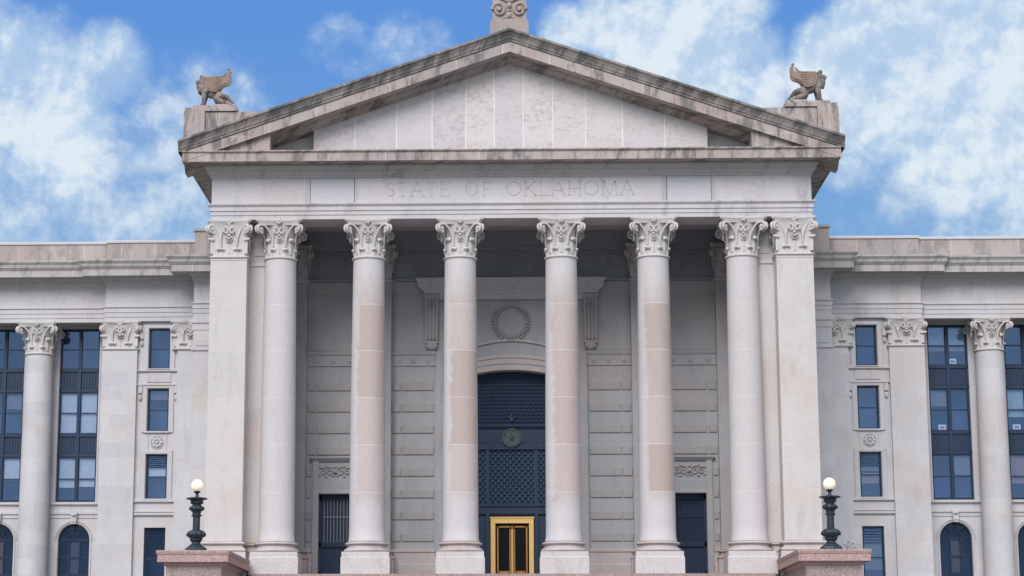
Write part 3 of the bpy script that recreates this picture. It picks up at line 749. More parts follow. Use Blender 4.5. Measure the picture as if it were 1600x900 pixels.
# responds behind the columns
resp_cap = capital_mb(.86, 1.10, 0, ZT - ZN, True).mesh('capital', 'carve', True)
for x in (-12.07, -7.43, 7.43, 12.07):
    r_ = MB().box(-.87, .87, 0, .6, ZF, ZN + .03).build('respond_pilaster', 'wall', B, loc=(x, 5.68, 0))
    inst(resp_cap, 'capital', r_, (0, .87, ZN))
    b2 = MB().sweep([(-.87, .55), (-.87, 0), (.87, 0), (.87, .55)], [(.18, ZF), (.18, 8.6)] + [(r - .93, z) for r, z in base_prof(8.60, ZB, .92, 1.14)])
    b2.build('base', 'base', r_)
# hood over the centre, consoles, wreath
m_ = MB(); m_.sweep([(-4.72, YW), (-4.72, YW - .25), (4.72, YW - .25), (4.72, YW)], [(0, 22.86), (0, 23.18), (.06, 23.2), (.10, 23.34), (.18, 23.36), (.34, 23.52), (.38, 23.55), (.38, 23.78), (.50, 23.92), (.50, 24.0), (0, 24.06)])
m_.box(-4.7, 4.7, YW - .24, YW, 22.87, 24.0)
m_.build('hood', 'wingtrim', back)
for s in (-1, 1):
    c = MB(); x0, x1 = -.41, .41
    zt2, zb2 = 22.9, 20.75
    c.box(x0, x1, YW - .36, YW, zt2 - .0, zt2 + .26)
    for (a, b_) in ((-.37, -.25), (-.17, -.05), (.05, .17), (.25, .37)): c.prism([(a * .9, zb2), (b_ * .9, zb2), (b_, zt2), (a, zt2)], YW - .27, YW)
    c.prism([(-.36, zb2), (.36, zb2), (.40, zt2), (-.40, zt2)], YW - .20, YW)
    for a in (-.27, -.09, .09, .27): c.ball((a, YW - .2, 20.70), .12, 10, 8, (.8, 1, 1.4))
    c.box(-.36, .36, YW - .24, YW, 20.42, 20.56)
    c.ball((0, YW - .1, 20.28), .33, 14, 10, (1, .75, .85)); c.tube([(-.3, YW - .2, 20.28), (.3, YW - .2, 20.28)], .10, 8)
    for q in range(5): c.ball((.13 * cos(q * 1.257), YW - .28, 22.55 + .13 * sin(q * 1.257)), .07, 8, 6)
    c.build('console', 'rust', back, loc=(s * 4.36, 0, 0))
w_ = MB(); cx, cz, R = 0, 21.62, .94
for i in range(34):
    a = 2 * pi * i / 34 + .09
    if abs(a - pi / 2) < .75: continue
    for rr in (-.07, .07):
        w_.ball((cx + (R + rr) * cos(a), YW - .07, cz + (R + rr) * sin(a)), .085, 8, 5, (1, .8, 1))
w_.tube([(cx + (R + .0) * cos(a) * (1.0), YW - .07, cz + (R * .93) * sin(a) + .02) for a in [pi / 2 - .85 + 1.7 * i / 12 for i in range(13)]], .045, 8)
w_.tube([(cx + (R - .16) * cos(a), YW - .05, cz + (R - .16) * sin(a)) for a in [2 * pi * i / 40 for i in range(41)]], .03, 6)
for s in (-1, 1): w_.ball((s * .12, YW - .08, cz - R - .1), .09, 8, 6, (1.4, .8, .8)); w_.box(s * 3.35 - .02, s * 3.35 + .02, YW - .03, YW, 20.8, 22.86)
w_.build('wreath', 'rust', back)
for s in (-1, 1):                                       # centre panel uprights
    pass
# side door surrounds with carved panels
for s in (-1, 1):
    d = MB(); X = s * 9.6
    d.bbox(X - 1.24, X - .9, YW - .12, YW + .02, ZF, 14.0, .02); d.bbox(X + .9, X + 1.24, YW - .12, YW + .02, ZF, 14.0, .02)
    d.bbox(X - .9, X + .9, YW - .12, YW + .02, 12.19, 12.9, .02); d.box(X - .9, X + .9, YW - .03, YW, 12.9, 14.0)
    d.sweep([(X - 1.24, YW), (X - 1.24, YW - .12), (X + 1.24, YW - .12), (X + 1.24, YW)], [(0, 13.95), (.04, 14.0), (.16, 14.12), (.16, 14.2), (0, 14.24)])
    sr = d.build('door_surround', 'wall', back)
    c = MB()
    for q in (-1, 1):
        for (cx, r0) in ((.30, .26), (.66, .22)):
            c.tube([(X + q * (cx + r0 * (1 - i / 16) * cos(i * .62 + 1)), YW - .07, 13.42 + r0 * (1 - i / 16) * sin(i * .62 + 1)) for i in range(15)], [.055 - .0015 * i for i in range(15)], 6)
        for (ax_, az_) in ((.12, 13.18), (.48, 13.7), (.82, 13.62), (.5, 13.14), (.82, 13.2)): c.ball((X + q * ax_, YW - .06, az_), .07, 8, 5, (1.4, .8, .9))
    c.ball((X, YW - .08, 13.42), .13, 10, 8); c.ball((X, YW - .06, 13.66), .09, 8, 6)
    c.build('carved_panel', 'rust', back)
    g = MB(); g.box(X - .9, X + .9, YW + .55, YW + .62, ZF, 12.2)
    for (a, b_, c_, e_) in ((-.9, -.78, ZF, 12.2), (.78, .9, ZF, 12.2), (-.9, .9, 11.9, 12.2), (-.9, .9, 9.35, 9.6), (-.9, .9, ZF, 8.0)): g.box(X + a, X + b_, YW + .42, YW + .56, c_, e_)
    door = g.build('side_door', 'dark', B, label='tall dark barred side door ' + ('left' if s < 0 else 'right') + ' of the centre')
    gb = MB()
    for i in range(8):
        xx = X - .62 + i * .178; gb.tube([(xx, YW + .45, 9.6), (xx, YW + .45, 11.9)], .028, 6)
    gb.box(X - .7, X + .7, YW + .43, YW + .47, 10.95, 11.0)
    gb.build('grille', 'blindg' if s < 0 else 'darkpanel', door)
# ceiling and roof
MB().poly([(-14, .9, 27.32), (14, .9, 27.32), (14, YW + .2, 27.32), (-14, YW + .2, 27.32)], [(0, 3, 2, 1)]).build('porch_ceiling', 'soffit', B)

# the dark metal screen with the entrance
YS = YW + .75
m_ = MB(); m_.box(-3.15, 3.15, YS + .05, YS + .1, ZF, 19.2)
for (a, b_) in ((-1.42, -1.22), (1.22, 1.42), (-3.15, -2.85), (2.85, 3.15)): m_.box(a, b_, YS - .10, YS + .06, ZF, 14.62)
m_.sweep([(-3.15, YS), (3.15, YS)], [(.02, 14.62), (.14, 14.66), (.14, 14.78), (.08, 14.8), (.08, 15.75), (.12, 15.8), (.20, 15.92), (.20, 16.02), (0, 16.06)])
m_.sweep([(-3.15, YS), (3.15, YS)], [(.04, 11.1), (.09, 11.15), (.09, 11.5), (.16, 11.55), (.16, 11.68), (.02, 11.72)])
for s in (-1, 1):
    m_.box(s * 1.5, s * 2.8, YS - .03, YS + .06, 8.0, 10.7); m_.box(s * 1.65, s * 2.65, YS - .07, YS - .02, 8.15, 10.55)
for i in range(24):
    xx = -2.9 + i * .252
    if abs(xx) > .62: m_.box(xx - .05, xx + .05, YS - .13, YS - .07, 15.0, 15.55)
scr = m_.build('entrance_screen', 'darkpanel', B)
g = MB()
for (x0, x1) in ((-2.85, -1.42), (-1.22, 1.22), (1.42, 2.85)):   # pierced lattice
    z = 11.75
    stp = .165
    nx = int(round((x1 - x0) / stp)); sx = (x1 - x0) / nx
    nz_ = 17; sz = (14.6 - 11.75) / nz_
    for i in range(nx + 1):
        for j in range(nz_ + 1):
            if (i + j) % 2 == 0: g.ball((min(max(x0 + i * sx, x0 + .03), x1 - .03), YS - .02, 11.75 + j * sz), .082, 6, 4, (1, .4, 1))
            if i < nx and j < nz_ :
                d = 1 if (i + j) % 2 == 0 else -1
                za, zc = 11.75 + j * sz, 11.75 + (j + 1) * sz
                if d < 0: za, zc = zc, za
                g.tube([(x0 + i * sx, YS - .02, za), (x0 + (i + 1) * sx, YS - .02, zc)], .022, 4, False)
g.build('lattice', 'lattice', scr)
g = MB()                                                # scale pattern in the arch head
zz = 16.15; r_ = 0
while zz < 18.95:
    for i in range(-11, 12):
        xx = (i + (.5 if r_ % 2 else 0)) * .27
        if abs(xx) > 3.0 or zz > arc_z(xx, 18.8): continue
        g.tube([(xx + .125 * cos(a), YS - .03, zz + .14 + .13 * sin(a)) for a in [pi + pi * q / 6 for q in range(7)]], .028, 5, False)
        g.ball((xx, YS - .03, zz + .10), .045, 6, 4)
    zz += .20; r_ += 1
for a in (pi * .25, pi * .5, pi * .75): g.tube([(0, YS - .08, 16.2), (.28 * cos(a), YS - .08, 16.2 + .42 * sin(a))], [.05, .09], 6)
g.build('scale_grille', 'lattice', scr)
sm = MB(); 
def disc(mb_, r, y0, y1, cz, seg=32):
    mb_.prism([(r * cos(2 * pi * i / seg), cz + r * sin(2 * pi * i / seg)) for i in range(seg)], y0, y1)
disc(sm, .53, YS - .20, YS - .05, 15.28); 
seal = sm.build('seal', 'seal', scr, label='round bronze seal with a raised star')
st_ = MB()
pts = []
for i in range(10):
    r = .34 if i % 2 == 0 else .14; a = pi / 2 + i * pi / 5; pts.append((r * cos(a), 15.28 + r * sin(a)))
nn = len(pts); st_.poly([(p[0], YS - .20, p[1]) for p in pts] + [(0, YS - .28, 15.28)], [(i, (i + 1) % nn, nn) for i in range(nn)])
st_.tube([(.46 * cos(a), YS - .21, 15.28 + .46 * sin(a)) for a in [2 * pi * i / 32 for i in range(33)]], .035, 6)
for i in range(28): a = 2 * pi * i / 28; st_.ball((.39 * cos(a), YS - .2, 15.28 + .39 * sin(a)), .02, 6, 4)
for v in range(len(st_.v)): pass
sto = st_.build('seal_relief', 'seal', scr)
# brass revolving door
d = MB(); W_, T_ = 1.165, 10.93
for s in (-1, 1):
    a, b_ = sorted((s * W_, s * (W_ - .25))); d.box(a, b_, YS - .30, YS, ZF, T_ - .30)
    a, b_ = sorted((s * (W_ - .04), s * (W_ - .10))); d.box(a, b_, YS - .33, YS - .28, ZF, T_ - .3)
    a, b_ = sorted((s * (W_ - .16), s * (W_ - .21))); d.box(a, b_, YS - .33, YS - .28, ZF, T_ - .33)
d.box(-W_, W_, YS - .31, YS, T_ - .30, T_); d.box(-W_ - .03, W_ + .03, YS - .36, YS, T_ - .04, T_ + .03); d.box(-W_ + .2, W_ - .2, YS - .345, YS - .3, T_ - .31, T_ - .27)
door = d.build('entrance_door', 'gold', B, label='gleaming brass framed revolving door')
d = MB()
for s in (-1, 1):
    a, b_ = sorted((s * .82, s * .75)); d.box(a, b_, YS - .18, YS - .12, ZF + .1, 10.45)
    a, b_ = sorted((s * .70, s * .12)); d.box(a, b_, YS - .17, YS - .13, 10.40, 10.47); d.box(a, b_, YS - .19, YS - .12, ZF, 8.05)
    a, b_ = sorted((s * .10, s * .15)); d.box(a, b_, YS - .20, YS - .12, ZF, 10.3)
d.box(-.25, .25, YS - .26, YS - .12, 7.98, 8.04)
d.build('door_leaf', 'goldd', door)
MB().tube([(0, YS - .22, ZF), (0, YS - .22, 10.35)], .085, 14).build('centre_post', 'gold', door, True)
MB().lathe([(.05, 10.3), (.14, 10.34), (.14, 10.42), (.07, 10.5)], 0, YS - .22, 14).build('post_cap', 'goldd', door, True)
MB().box(-.92, .92, YS - .10, YS - .06, ZF, 10.63).build('door_glass', 'doorglass', door)

# ------------------------------------------------------------------ wings
def wing_path(s):
    p = [(-40, 11.35), (-23.42, 11.35), (-23.42, 11.0), (-18.12, 11.0), (-18.12, 9.85), (-15.5, 9.85)]
    return p if s < 0 else [(-x, y) for x, y in reversed(p)]
XA = [27.36, 31.74, 36.12]         # wing columns
XB = [25.16, 29.55, 33.93, 38.2]   # bays
wcap = capital_mb(.80, 1.13, 0, 22.62 - 20.75, seed=2).mesh('capital', 'carve', True)
wshaft = shaft_mb(.875, .80, 20.75 - 3.0).mesh('wing_column', M['wing'], True)
wpcap = capital_mb(1.0, 1.14, 0, 22.62 - 20.94, True).mesh('capital', 'carve', True)
Z5 = lambda z: (z - 1.65) * 1.007 + 1.65

def blind(parent, x0, x1, z0, z1, y, mat):
    b_ = MB(); nsl = max(3, int((z1 - z0) / .07))
    for i in range(nsl):
        a = z0 + (z1 - z0) * i / nsl; c = z0 + (z1 - z0) * (i + .9) / nsl
        b_.poly([(x0, y + .02, a), (x1, y + .02, a), (x1, y - .01, c), (x0, y - .01, c)], [(0, 1, 2, 3)])
    b_.build('blind', mat, parent)
def window(x0, x1, z0, z1, y, cols=1, bl=(), louvre=False, label=None, mid=.5, glass='glass'):
    """frame mesh is the part; panes and blinds are its children"""
    f = MB(); t = .075
    f.box(x0, x0 + t, y - .06, y + .1, z0, z1); f.box(x1 - t, x1, y - .06, y + .1, z0, z1); f.box(x0 + t, x1 - t, y - .06, y + .1, z1 - t, z1); f.box(x0 + t, x1 - t, y - .06, y + .1, z0, z0 + t)
    cw = (x1 - x0) / cols
    for i in range(1, cols): f.box(x0 + i * cw - .085, x0 + i * cw + .085, y - .12, y + .08, z0, z1)
    zm = z0 + (z1 - z0) * mid
    for i in range(cols):
        a = x0 + i * cw + (t if i == 0 else .085); b_ = x0 + (i + 1) * cw - (t if i == cols - 1 else .085)
        f.box(a, b_, y - .035, y + .05, zm - .03, zm + .03)
        f.box(a, a + .035, y - .02, y + .05, z0 + t, z1 - t); f.box(b_ - .035, b_, y - .02, y + .05, z0 + t, z1 - t)
    if louvre:
        k_ = 6
        for i in range(k_):
            zc = z1 - t - .03 - i * (z1 - z0) * .045; f.poly([(x0 + t, y - .04, zc - .05), (x1 - t, y - .04, zc - .05), (x1 - t, y + .03, zc), (x0 + t, y + .03, zc)], [(0, 1, 2, 3)])
    fo = f.build('window', 'dark', B, label=label)
    for i in range(cols):
        a = x0 + i * cw + (t if i == 0 else .085); b_ = x0 + (i + 1) * cw - (t if i == cols - 1 else .085)
        q1, q2 = random.uniform(-.012, .012), random.uniform(-.02, .02)
        MB().poly([(a, y + .015 + q1, z0 + t), (b_, y + .015 - q1, z0 + t), (b_, y + .015 - q1 + q2, z1 - t), (a, y + .015 + q1 + q2, z1 - t)], [(0, 1, 2, 3)]).build('pane', glass, fo)
        for (ci, u0, u1, mt_) in bl:
            if ci == i: blind(fo, a + .03, b_ - .03, z0 + t + (z1 - z0 - 2 * t) * u0, z0 + t + (z1 - z0 - 2 * t) * u1, y + .10, mt_)
    return fo

BL = {  # (side, bay, floor from top) : blinds (sash column, from, to, colour)
    (-1, 0, 1): [(0, .0, 1, 'blindw'), (1, 0, 1, 'blindw')], (-1, 0, 2): [(0, .30, 1, 'blindw'), (1, .32, 1, 'blindw')],
    (-1, 1, 1): [(1, .62, 1, 'blindg')], (-1, 1, 2): [(1, .48, 1, 'blindw'), (0, .5, 1, 'blindw')],
    (1, 0, 0): [(0, .50, 1, 'blindb'), (1, .5, 1, 'blindb'), (0, .36, .48, 'blindg'), (1, .36, .48, 'blindg')], (1, 0, 2): [(1, .55, 1, 'blindg')], (1, 0, 1): [(0, .6, 1, 'blindg')],
    (1, 1, 1): [(0, .32, 1, 'blindb'), (1, .5, 1, 'blindb')], (1, 1, 2): [(0, .34, 1, 'blindp'), (1, .4, 1, 'blindp')],
    (-1, 2, 1): [(0, .4, 1, 'blindw')], (1, 2, 1): [(1, .4, 1, 'blindw')]}
for s in (-1, 1):
    side = 'left' if s < 0 else 'right'
    fx = lambda mb_: mb_.flipx() if s > 0 else mb_
    path = wing_path(-1)
    # entablature and cornice
    e = MB(); e.sweep(path, [(-1.2, 22.62), (0, 22.62), (0, 22.86), (.035, 22.87), (.035, 23.12), (.07, 23.13), (.07, 23.36), (.14, 23.42), (.14, 23.47), (0, 23.48), (0, 24.68), (.05, 24.70), (.05, 24.82), (.12, 24.86), (.12, 24.98), (.22, 25.06), (.30, 25.16)])
    fx(e).build('wing_entablature', 'wingtrim', B)
    e = MB(); e.sweep(path, [(.28, 25.16), (1.10, 25.12), (1.11, 25.08), (1.17, 25.08), (1.17, 25.46), (1.20, 25.47), (1.26, 25.56), (1.30, 25.60), (1.33, 25.75), (1.44, 25.90), (1.44, 26.0), (0, 26.12)])
    fx(e).build('wing_cornice', 'wingcornice', B)
    e = MB(); e.sweep([(a, b_) for a, b_ in path], [(-.02, 26.0), (-.02, 27.22)])
    p = fx(e).build('parapet', 'parapet', B)
    e = MB(); e.sweep(path, [(.0, 27.22), (.05, 27.24), (.05, 27.36), (-.02, 27.40), (-.7, 27.40), (-.7, 26)]); fx(e).build('parapet_coping', 'wingtrim', p)
    e = MB(); e.box(-18.12, -17.1, 9.72, 11.5, 26.1, 27.62); e.box(-18.2, -17.05, 9.64, 11.5, 27.62, 27.76); fx(e).build('parapet_block', 'parapet', B)
    # connecting wall next to the portico
    e = MB(); e.box(-18.12, -15.5, 9.9, 12, 0, 22.62)
    for (z0_, z1_, o) in ((22.3, 22.62, .10), (21.9, 22.28, .04), (20.72, 20.85, .08)): e.box(-18.12 - o, -15.5, 9.9 - o, 11.2, z0_, z1_)
    e.box(-17.95, -16.2, 9.86, 9.91, 21.0, 21.8)
    fx(e).build('connecting_wall', 'wing', B)
    # pavilion wall with four narrow windows
    wx0, wx1 = -20.86, -19.64
    zw = [(19.9, 22.22), (16.28, 18.72), (12.42, 14.94), (7.3, 10.78)]
    e = MB(); e.holes(-23.45, -18.12, 0, 22.62, 11.25, 11.62, [(wx0, wx1, a, b_) for a, b_ in zw])
    e.poly([(-23.45, 13, 0), (-23.45, 11.25, 0), (-23.45, 11.25, 22.62), (-23.45, 13, 22.62)], [(0, 1, 2, 3)])
    wl = fx(e).build('pavilion_wall', 'wing', B)
    e = MB()                                            # surrounds and strings
    for (z0_, z1_) in zw[:3]:
        for (a, b_) in ((wx0 - .30, wx0 - .02), (wx1 + .02, wx1 + .30)): e.bbox(a, b_, 11.17, 11.26, z0_ - .1, z1_ + .05, .02)
        e.bbox(wx0 - .3, wx1 + .3, 11.17, 11.26, z1_ + .02, z1_ + .22, .02)
        e.bbox(wx0 - .1, wx1 + .1, 11.12, 11.27, z0_ - .12, z0_ - .02, .02)
    for xx in (wx0 - .42, wx1 + .42):
        for zc in (21.6, 18.45): e.ball((xx, 11.18, zc - .25), .11, 8, 6, (.9, .8, 1.6)); e.box(xx - .11, xx + .11, 11.12, 11.26, zc, zc + .42)
    for (a, b_, z0_, z1_) in ((-21.6, -19.0, 19.70, 19.86), (-21.6, -19.0, 18.88, 19.02), (-21.65, -18.7, 12.20, 12.36), (-21.65, -18.7, 11.45, 11.60), (-21.65, -18.7, 11.62, 11.74)):
        e.bbox(a, b_, 11.12 if z1_ - z0_ > .14 else 11.15, 11.27, z0_, z1_, .03)
    for i in range(3): e.ball((-20.75 + i * .5, 11.24, 19.35), .11, 10, 6, (1, .5, 1))
    e.box(-20.95, -19.55, 11.19, 11.26, 19.1, 19.62)
    for (a, b_) in ((-21.62, -21.56), (-18.98, -18.92)): e.box(a, b_, 11.18, 11.26, 0, 22.5)
    fx(e).build('window_surround', 'wingtrim', wl)
    e = MB()                                            # carved rosette
    cx, cz = -20.25, 15.62
    for i in range(8): a = i * pi / 4; e.ball((cx + .22 * cos(a), 11.2, cz + .22 * sin(a)), .105, 8, 6, (1, .6, 1))
    e.ball((cx, 11.18, cz), .11, 10, 6, (1, .7, 1)); e.tube([(cx + .36 * cos(a), 11.23, cz + .36 * sin(a)) for a in [2 * pi * i / 24 for i in range(25)]], .03, 6)
    e.box(cx - .55, cx - .50, 11.2, 11.26, cz - .48, cz + .48); e.box(cx + .50, cx + .55, 11.2, 11.26, cz - .48, cz + .48)
    fx(e).build('rosette', 'wingtrim', wl)
    wbl = {(-1, 1): [(0, .78, 1, 'blindg')], (-1, 2): [(0, .52, .72, 'blindw')], (1, 2): [(0, .30, .55, 'blindp'), (0, .6, .68, 'blindg')], (1, 3): [(0, .3, .85, 'blindg')]}
    for i, (z0_, z1_) in enumerate(zw):
        a, b_ = (wx0, wx1) if s < 0 else (-wx1, -wx0)
        window(a, b_, z0_, z1_, 11.52, 1, wbl.get((s, i), ()), louvre=(i == 2 or i == 3), glass='darkglass' if (i == 3 and s < 0) else 'glass')
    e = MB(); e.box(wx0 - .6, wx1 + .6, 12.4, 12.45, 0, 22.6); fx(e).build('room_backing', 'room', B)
    # big pilaster and half pilaster
    e = MB(); e.box(-1.0, 1.0, -.0, .5, 0, 20.96); e.box(-1.04, 1.04, -.05, .5, 0, 8.0)
    pil = e.build('wing_pilaster', 'wing', B, loc=(s * 22.49, 10.98, 0)); inst(wpcap, 'capital', pil, (0, 1.0, 20.94))
    e = MB(); e.box(-.75, .75, 0, .5, 0, 20.96)
    pil = e.build('half_pilaster', 'wing', B, loc=(s * 18.42, 11.06, 0)); inst(wpcap, 'capital', pil, (0, .98, 20.94))
    # colonnade wall
    bays = [(-c - 1.16, -c + 1.16) for c in XB]
    zt0, zt1 = 12.38, 22.5
    e = MB(); e.holes(-40, -23.42, 0, 22.7, 12.75, 13.2, [(a, b_, zt0, zt1) for a, b_ in bays] + [(-c - .91, -c + .91, 7.4, 10.18) for c in XB] + [(-c - .91, -c + .91, 10.18, 11.12) for c in XB])
    for c in XB:                                        # spandrels that turn the top of the opening into an arch
        nn = 12; ce = -c
        for i in range(nn):
            a0, a1 = pi * i / nn, pi * (i + 1) / nn
            xA, zA, xB_, zB = ce + .91 * cos(a0), 10.19 + .91 * sin(a0), ce + .91 * cos(a1), 10.19 + .91 * sin(a1)
            e.poly([(xA, 12.75, zA), (xB_, 12.75, zB), (xB_, 12.75, 11.121), (xA, 12.75, 11.121), (xA, 13.2, zA), (xB_, 13.2, zB)], [(0, 3, 2, 1), (0, 1, 5, 4)])
    cw = fx(e).build('colonnade_wall', 'wing', B)
    e = MB(); e.sweep([(-40, 12.75), (-23.4, 12.75)], [(0, 11.42), (.05, 11.45), (.05, 11.6), (.12, 11.68), (.12, 11.80), (.05, 11.82), (.05, 12.12), (.16, 12.2), (.20, 12.22), (.20, 12.34), (0, 12.38)])
    for c in XB:
        e.prism([(-c - .13, 11.1), (-c + .13, 11.1), (-c + .2, 11.75), (-c - .2, 11.75)], 12.5, 12.76)
        e.ball((-c, 12.5, 11.62), .15, 8, 6, (1.2, .8, .7)); e.ball((-c, 12.52, 11.25), .1, 8, 6, (1.2, .8, .7))
        nn = 20
        for (r0, y_) in ((.98, 12.71), (1.08, 12.72)):
            e.tube([(-c + r0 * cos(pi * i / nn), y_, 10.19 + r0 * sin(pi * i / nn)) for i in range(nn + 1)], .035, 5)
        for q in (-1, 1): e.box(-c + q * .98 - .035, -c + q * .98 + .035, 12.69, 12.76, 7, 10.19); e.box(-c + q * 1.22 - .03, -c + q * 1.22 + .03, 12.71, 12.76, 12.38, 22.5)
    fx(e).build('sill_course', 'wingtrim', cw)
    zfl = [(20.12, 22.46), (16.32, 18.78), (12.44, 15.0)]
    for k_, c in enumerate(XB):
        a, b_ = s * c - 1.15, s * c + 1.15
        for i, (z0_, z1_) in enumerate(zfl):
            window(a, b_, z0_, z1_, 13.0, 2, BL.get((s, k_, i), ()))
        for (z0_, z1_) in ((18.79, 20.11), (15.01, 16.31)):
            sp = MB(); sp.box(a, b_, 12.98, 13.05, z0_, z1_); sp.box(a, b_, 12.90, 12.99, z0_, z0_ + .14); sp.box(a, b_, 12.90, 12.99, z1_ - .14, z1_)
            sp.box(s * c - .09, s * c + .09, 12.86, 12.99, z0_, z1_); sp.box(a, a + .07, 12.9, 12.99, z0_, z1_); sp.box(b_ - .07, b_, 12.9, 12.99, z0_, z1_)
            for q in range(2):
                x0_ = a + .07 + q * (b_ - a) / 2
                for i in range(6): xx = x0_ + .12 + i * .165; sp.box(xx, xx + .055, 12.93, 12.99, z0_ + .2, z1_ - .2)
            sp.build('spandrel_panel', 'darkpanel', B)
        # arched window
        f = MB(); X = s * c
        for q in (-.9, -.33, .27, .84): f.box(X + q, X + q + .06, 12.96, 13.06, 7.4, 10.25)
        for zz in (7.4, 8.2, 9.2, 10.19): f.box(X - .9, X + .9, 12.97, 13.05, zz, zz + .06)
        for r0, th in ((.86, .05), (.36, .035)): f.tube([(X + r0 * cos(pi * i / 20), 13.0, 10.22 + r0 * sin(pi * i / 20)) for i in range(21)], th, 6)
        for a_ in (pi * .25, pi * .5, pi * .75): f.tube([(X + .36 * cos(a_), 13.0, 10.22 + .36 * sin(a_)), (X + .86 * cos(a_), 13.0, 10.22 + .86 * sin(a_))], .025, 5)
        fo = f.build('arched_window', 'dark', B)
        pts = [(X - .9, 7.42), (X + .9, 7.42)] + [(X + .9 * cos(pi * i / 16), 10.2 + .9 * sin(pi * i / 16)) for i in range(17)]
        MB().poly([(p[0], 13.035, p[1]) for p in pts], [tuple(range(len(pts)))]).build('pane', 'darkglass', fo)
        blind(fo, X - .25, X + .25, 8.3, 10.1, 13.12, 'blindg' if k_ % 2 == 0 else 'blindp')
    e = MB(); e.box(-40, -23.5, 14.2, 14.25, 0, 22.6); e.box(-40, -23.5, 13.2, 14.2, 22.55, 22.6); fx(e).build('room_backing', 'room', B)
    for c in XA:
        wc_ = inst(wshaft, 'wing_column', B, (s * c, 12.0, 3.0)); inst(wcap, 'capital', wc_, (0, 0, 20.75 - 3.0))
    e = MB(); e.box(-40, -15.5, 10.2, 10.25, 0, .01)
    e = MB(); e.sweep([(-40, 12.4), (-23.5, 12.4), (-23.5, 10.9), (-18.2, 10.9), (-18.2, 9.8), (-15.5, 9.8)], [(.5, 0), (.5, 6.9), (.1, 7.05), (0, 7.05)]); fx(e).build('wing_plinth', 'granite', B)
    e = MB(); e.poly([(-40, 11.9, 27.2), (-15, 11.9, 27.2), (-15, 45, 27.2), (-40, 45, 27.2)], [(0, 1, 2, 3)]); fx(e).build('flat_roof', 'roof', B)
    e = MB(); e.box(-40.2, -40, 11.35, 45, 0, 27.3); fx(e).build('end_wall', 'wing', B)
# body of the building behind the portico
e = MB(); e.box(-15.5, 15.5, 8.1, 45, 0, 28.6); e.build('main_block', 'wing', B)

# ------------------------------------------------------------------ acroterion on the apex
A = thing('acroterion', 'carved scroll block standing on the peak of the gable', 'ornament', (0, -1.5, 35.2))
m_ = MB(); m_.box(-1.0, 1.0, -.7, .7, -.1, .98); m_.box(-.92, .92, -.65, .65, .97, 1.12); m_.build('block', 'acro', A)
m_ = MB()
m_.prism([(-.88, 1.3), (.88, 1.3), (.90, 2.0), (.86, 2.6), (.70, 3.1), (.45, 3.5), (0, 3.75), (-.45, 3.5), (-.70, 3.1), (-.86, 2.6), (-.90, 2.0)], -.42, .42)
for s in (-1, 1):
    m_.tube([(s * (.54 + .36 * (1 - i / 30) * cos(i * .42)), -.48, 1.86 + .40 * (1 - i / 30) * sin(i * .42)) for i in range(27)], [.11 - .0022 * i for i in range(27)], 8)
    m_.ball((s * .54, -.50, 1.86), .12, 12, 8)
    m_.tube([(s * .1, -.46, 1.45), (s * .3, -.46, 1.40), (s * .55, -.46, 1.38)], [.10, .07, .04], 8)
m_.ball((0, -.46, 1.55), .15, 10, 8, (1, 1, 1.2)); m_.ball((0, -.46, 2.1), .13, 10, 8, (1, 1, 1.4)); m_.ball((0, -.46, 1.83), .08, 8, 6)
for i in range(7):
    a = pi * (.14 + .72 * i / 6); m_.tube([(.1 * cos(a), -.45, 2.3), (.45 * cos(a), -.5, 2.3 + .6 * sin(a)), (.7 * cos(a), -.46, 2.3 + 1.15 * sin(a))], [.06, .13, .06], 8)
m_.v = [(a, b_, c - .19) for a, b_, c in m_.v]
m_.build('scrolls', 'acro', A, True)

# ------------------------------------------------------------------ winged lions
def skin_mesh(name, verts, edges, radii, mat, lev=2, root=0, rough_=0):
    me = bpy.data.meshes.new(name); me.from_pydata(verts, edges, []); me.update()
    o = bpy.data.objects.new(name, me); C.objects.link(o)
    mo = o.modifiers.new('skin', 'SKIN'); mo.use_smooth_shade = True
    sub = o.modifiers.new('sub', 'SUBSURF'); sub.levels = lev; sub.render_levels = lev
    for i, sv in enumerate(me.skin_vertices[0].data):
        r = radii[i]; sv.radius = (r, r) if not isinstance(r, tuple) else r; sv.use_root = (i == root)
    dg_ = bpy.context.evaluated_depsgraph_get(); nm = bpy.data.meshes.new_from_object(o.evaluated_get(dg_)); bpy.data.objects.remove(o)
    nm.name = name; nm.materials.clear(); nm.materials.append(M[mat])
    nm.polygons.foreach_set('use_smooth', [True] * len(nm.polygons))
    return nm
V = [(-.42, 0, .74), (-.1, 0, .74), (.22, 0, .84), (.42, 0, 1.0), (.54, 0, 1.22), (.64, 0, 1.42), (.78, 0, 1.50), (.97, 0, 1.44),       # 0 hip .. 7 muzzle
     (.42, .18, .78), (.46, .2, .42), (.48, .2, .12), (.66, .2, .06), (.42, -.18, .78), (.50, -.2, .42), (.54, -.2, .12), (.72, -.2, .06),  # forelegs
     (-.45, .18, .56), (-.15, .27, .38), (-.60, .26, .26), (-.95, .26, .12), (-.62, .26, .06),
     (-.45, -.18, .56), (-.15, -.27, .38), (-.60, -.26, .26), (-.95, -.26, .12), (-.62, -.26, .06),
     (-.72, 0, .60), (-.98, 0, .34), (-1.2, .02, .12), (.90, 0, 1.33)]
Ed = [(0, 1), (1, 2), (2, 3), (3, 4), (4, 5), (5, 6), (6, 7), (3, 8), (8, 9), (9, 10), (10, 11), (3, 12), (12, 13), (13, 14), (14, 15),
      (0, 16), (16, 17), (17, 18), (18, 19), (19, 20), (0, 21), (21, 22), (22, 23), (23, 24), (24, 25), (0, 26), (26, 27), (27, 28), (6, 29)]
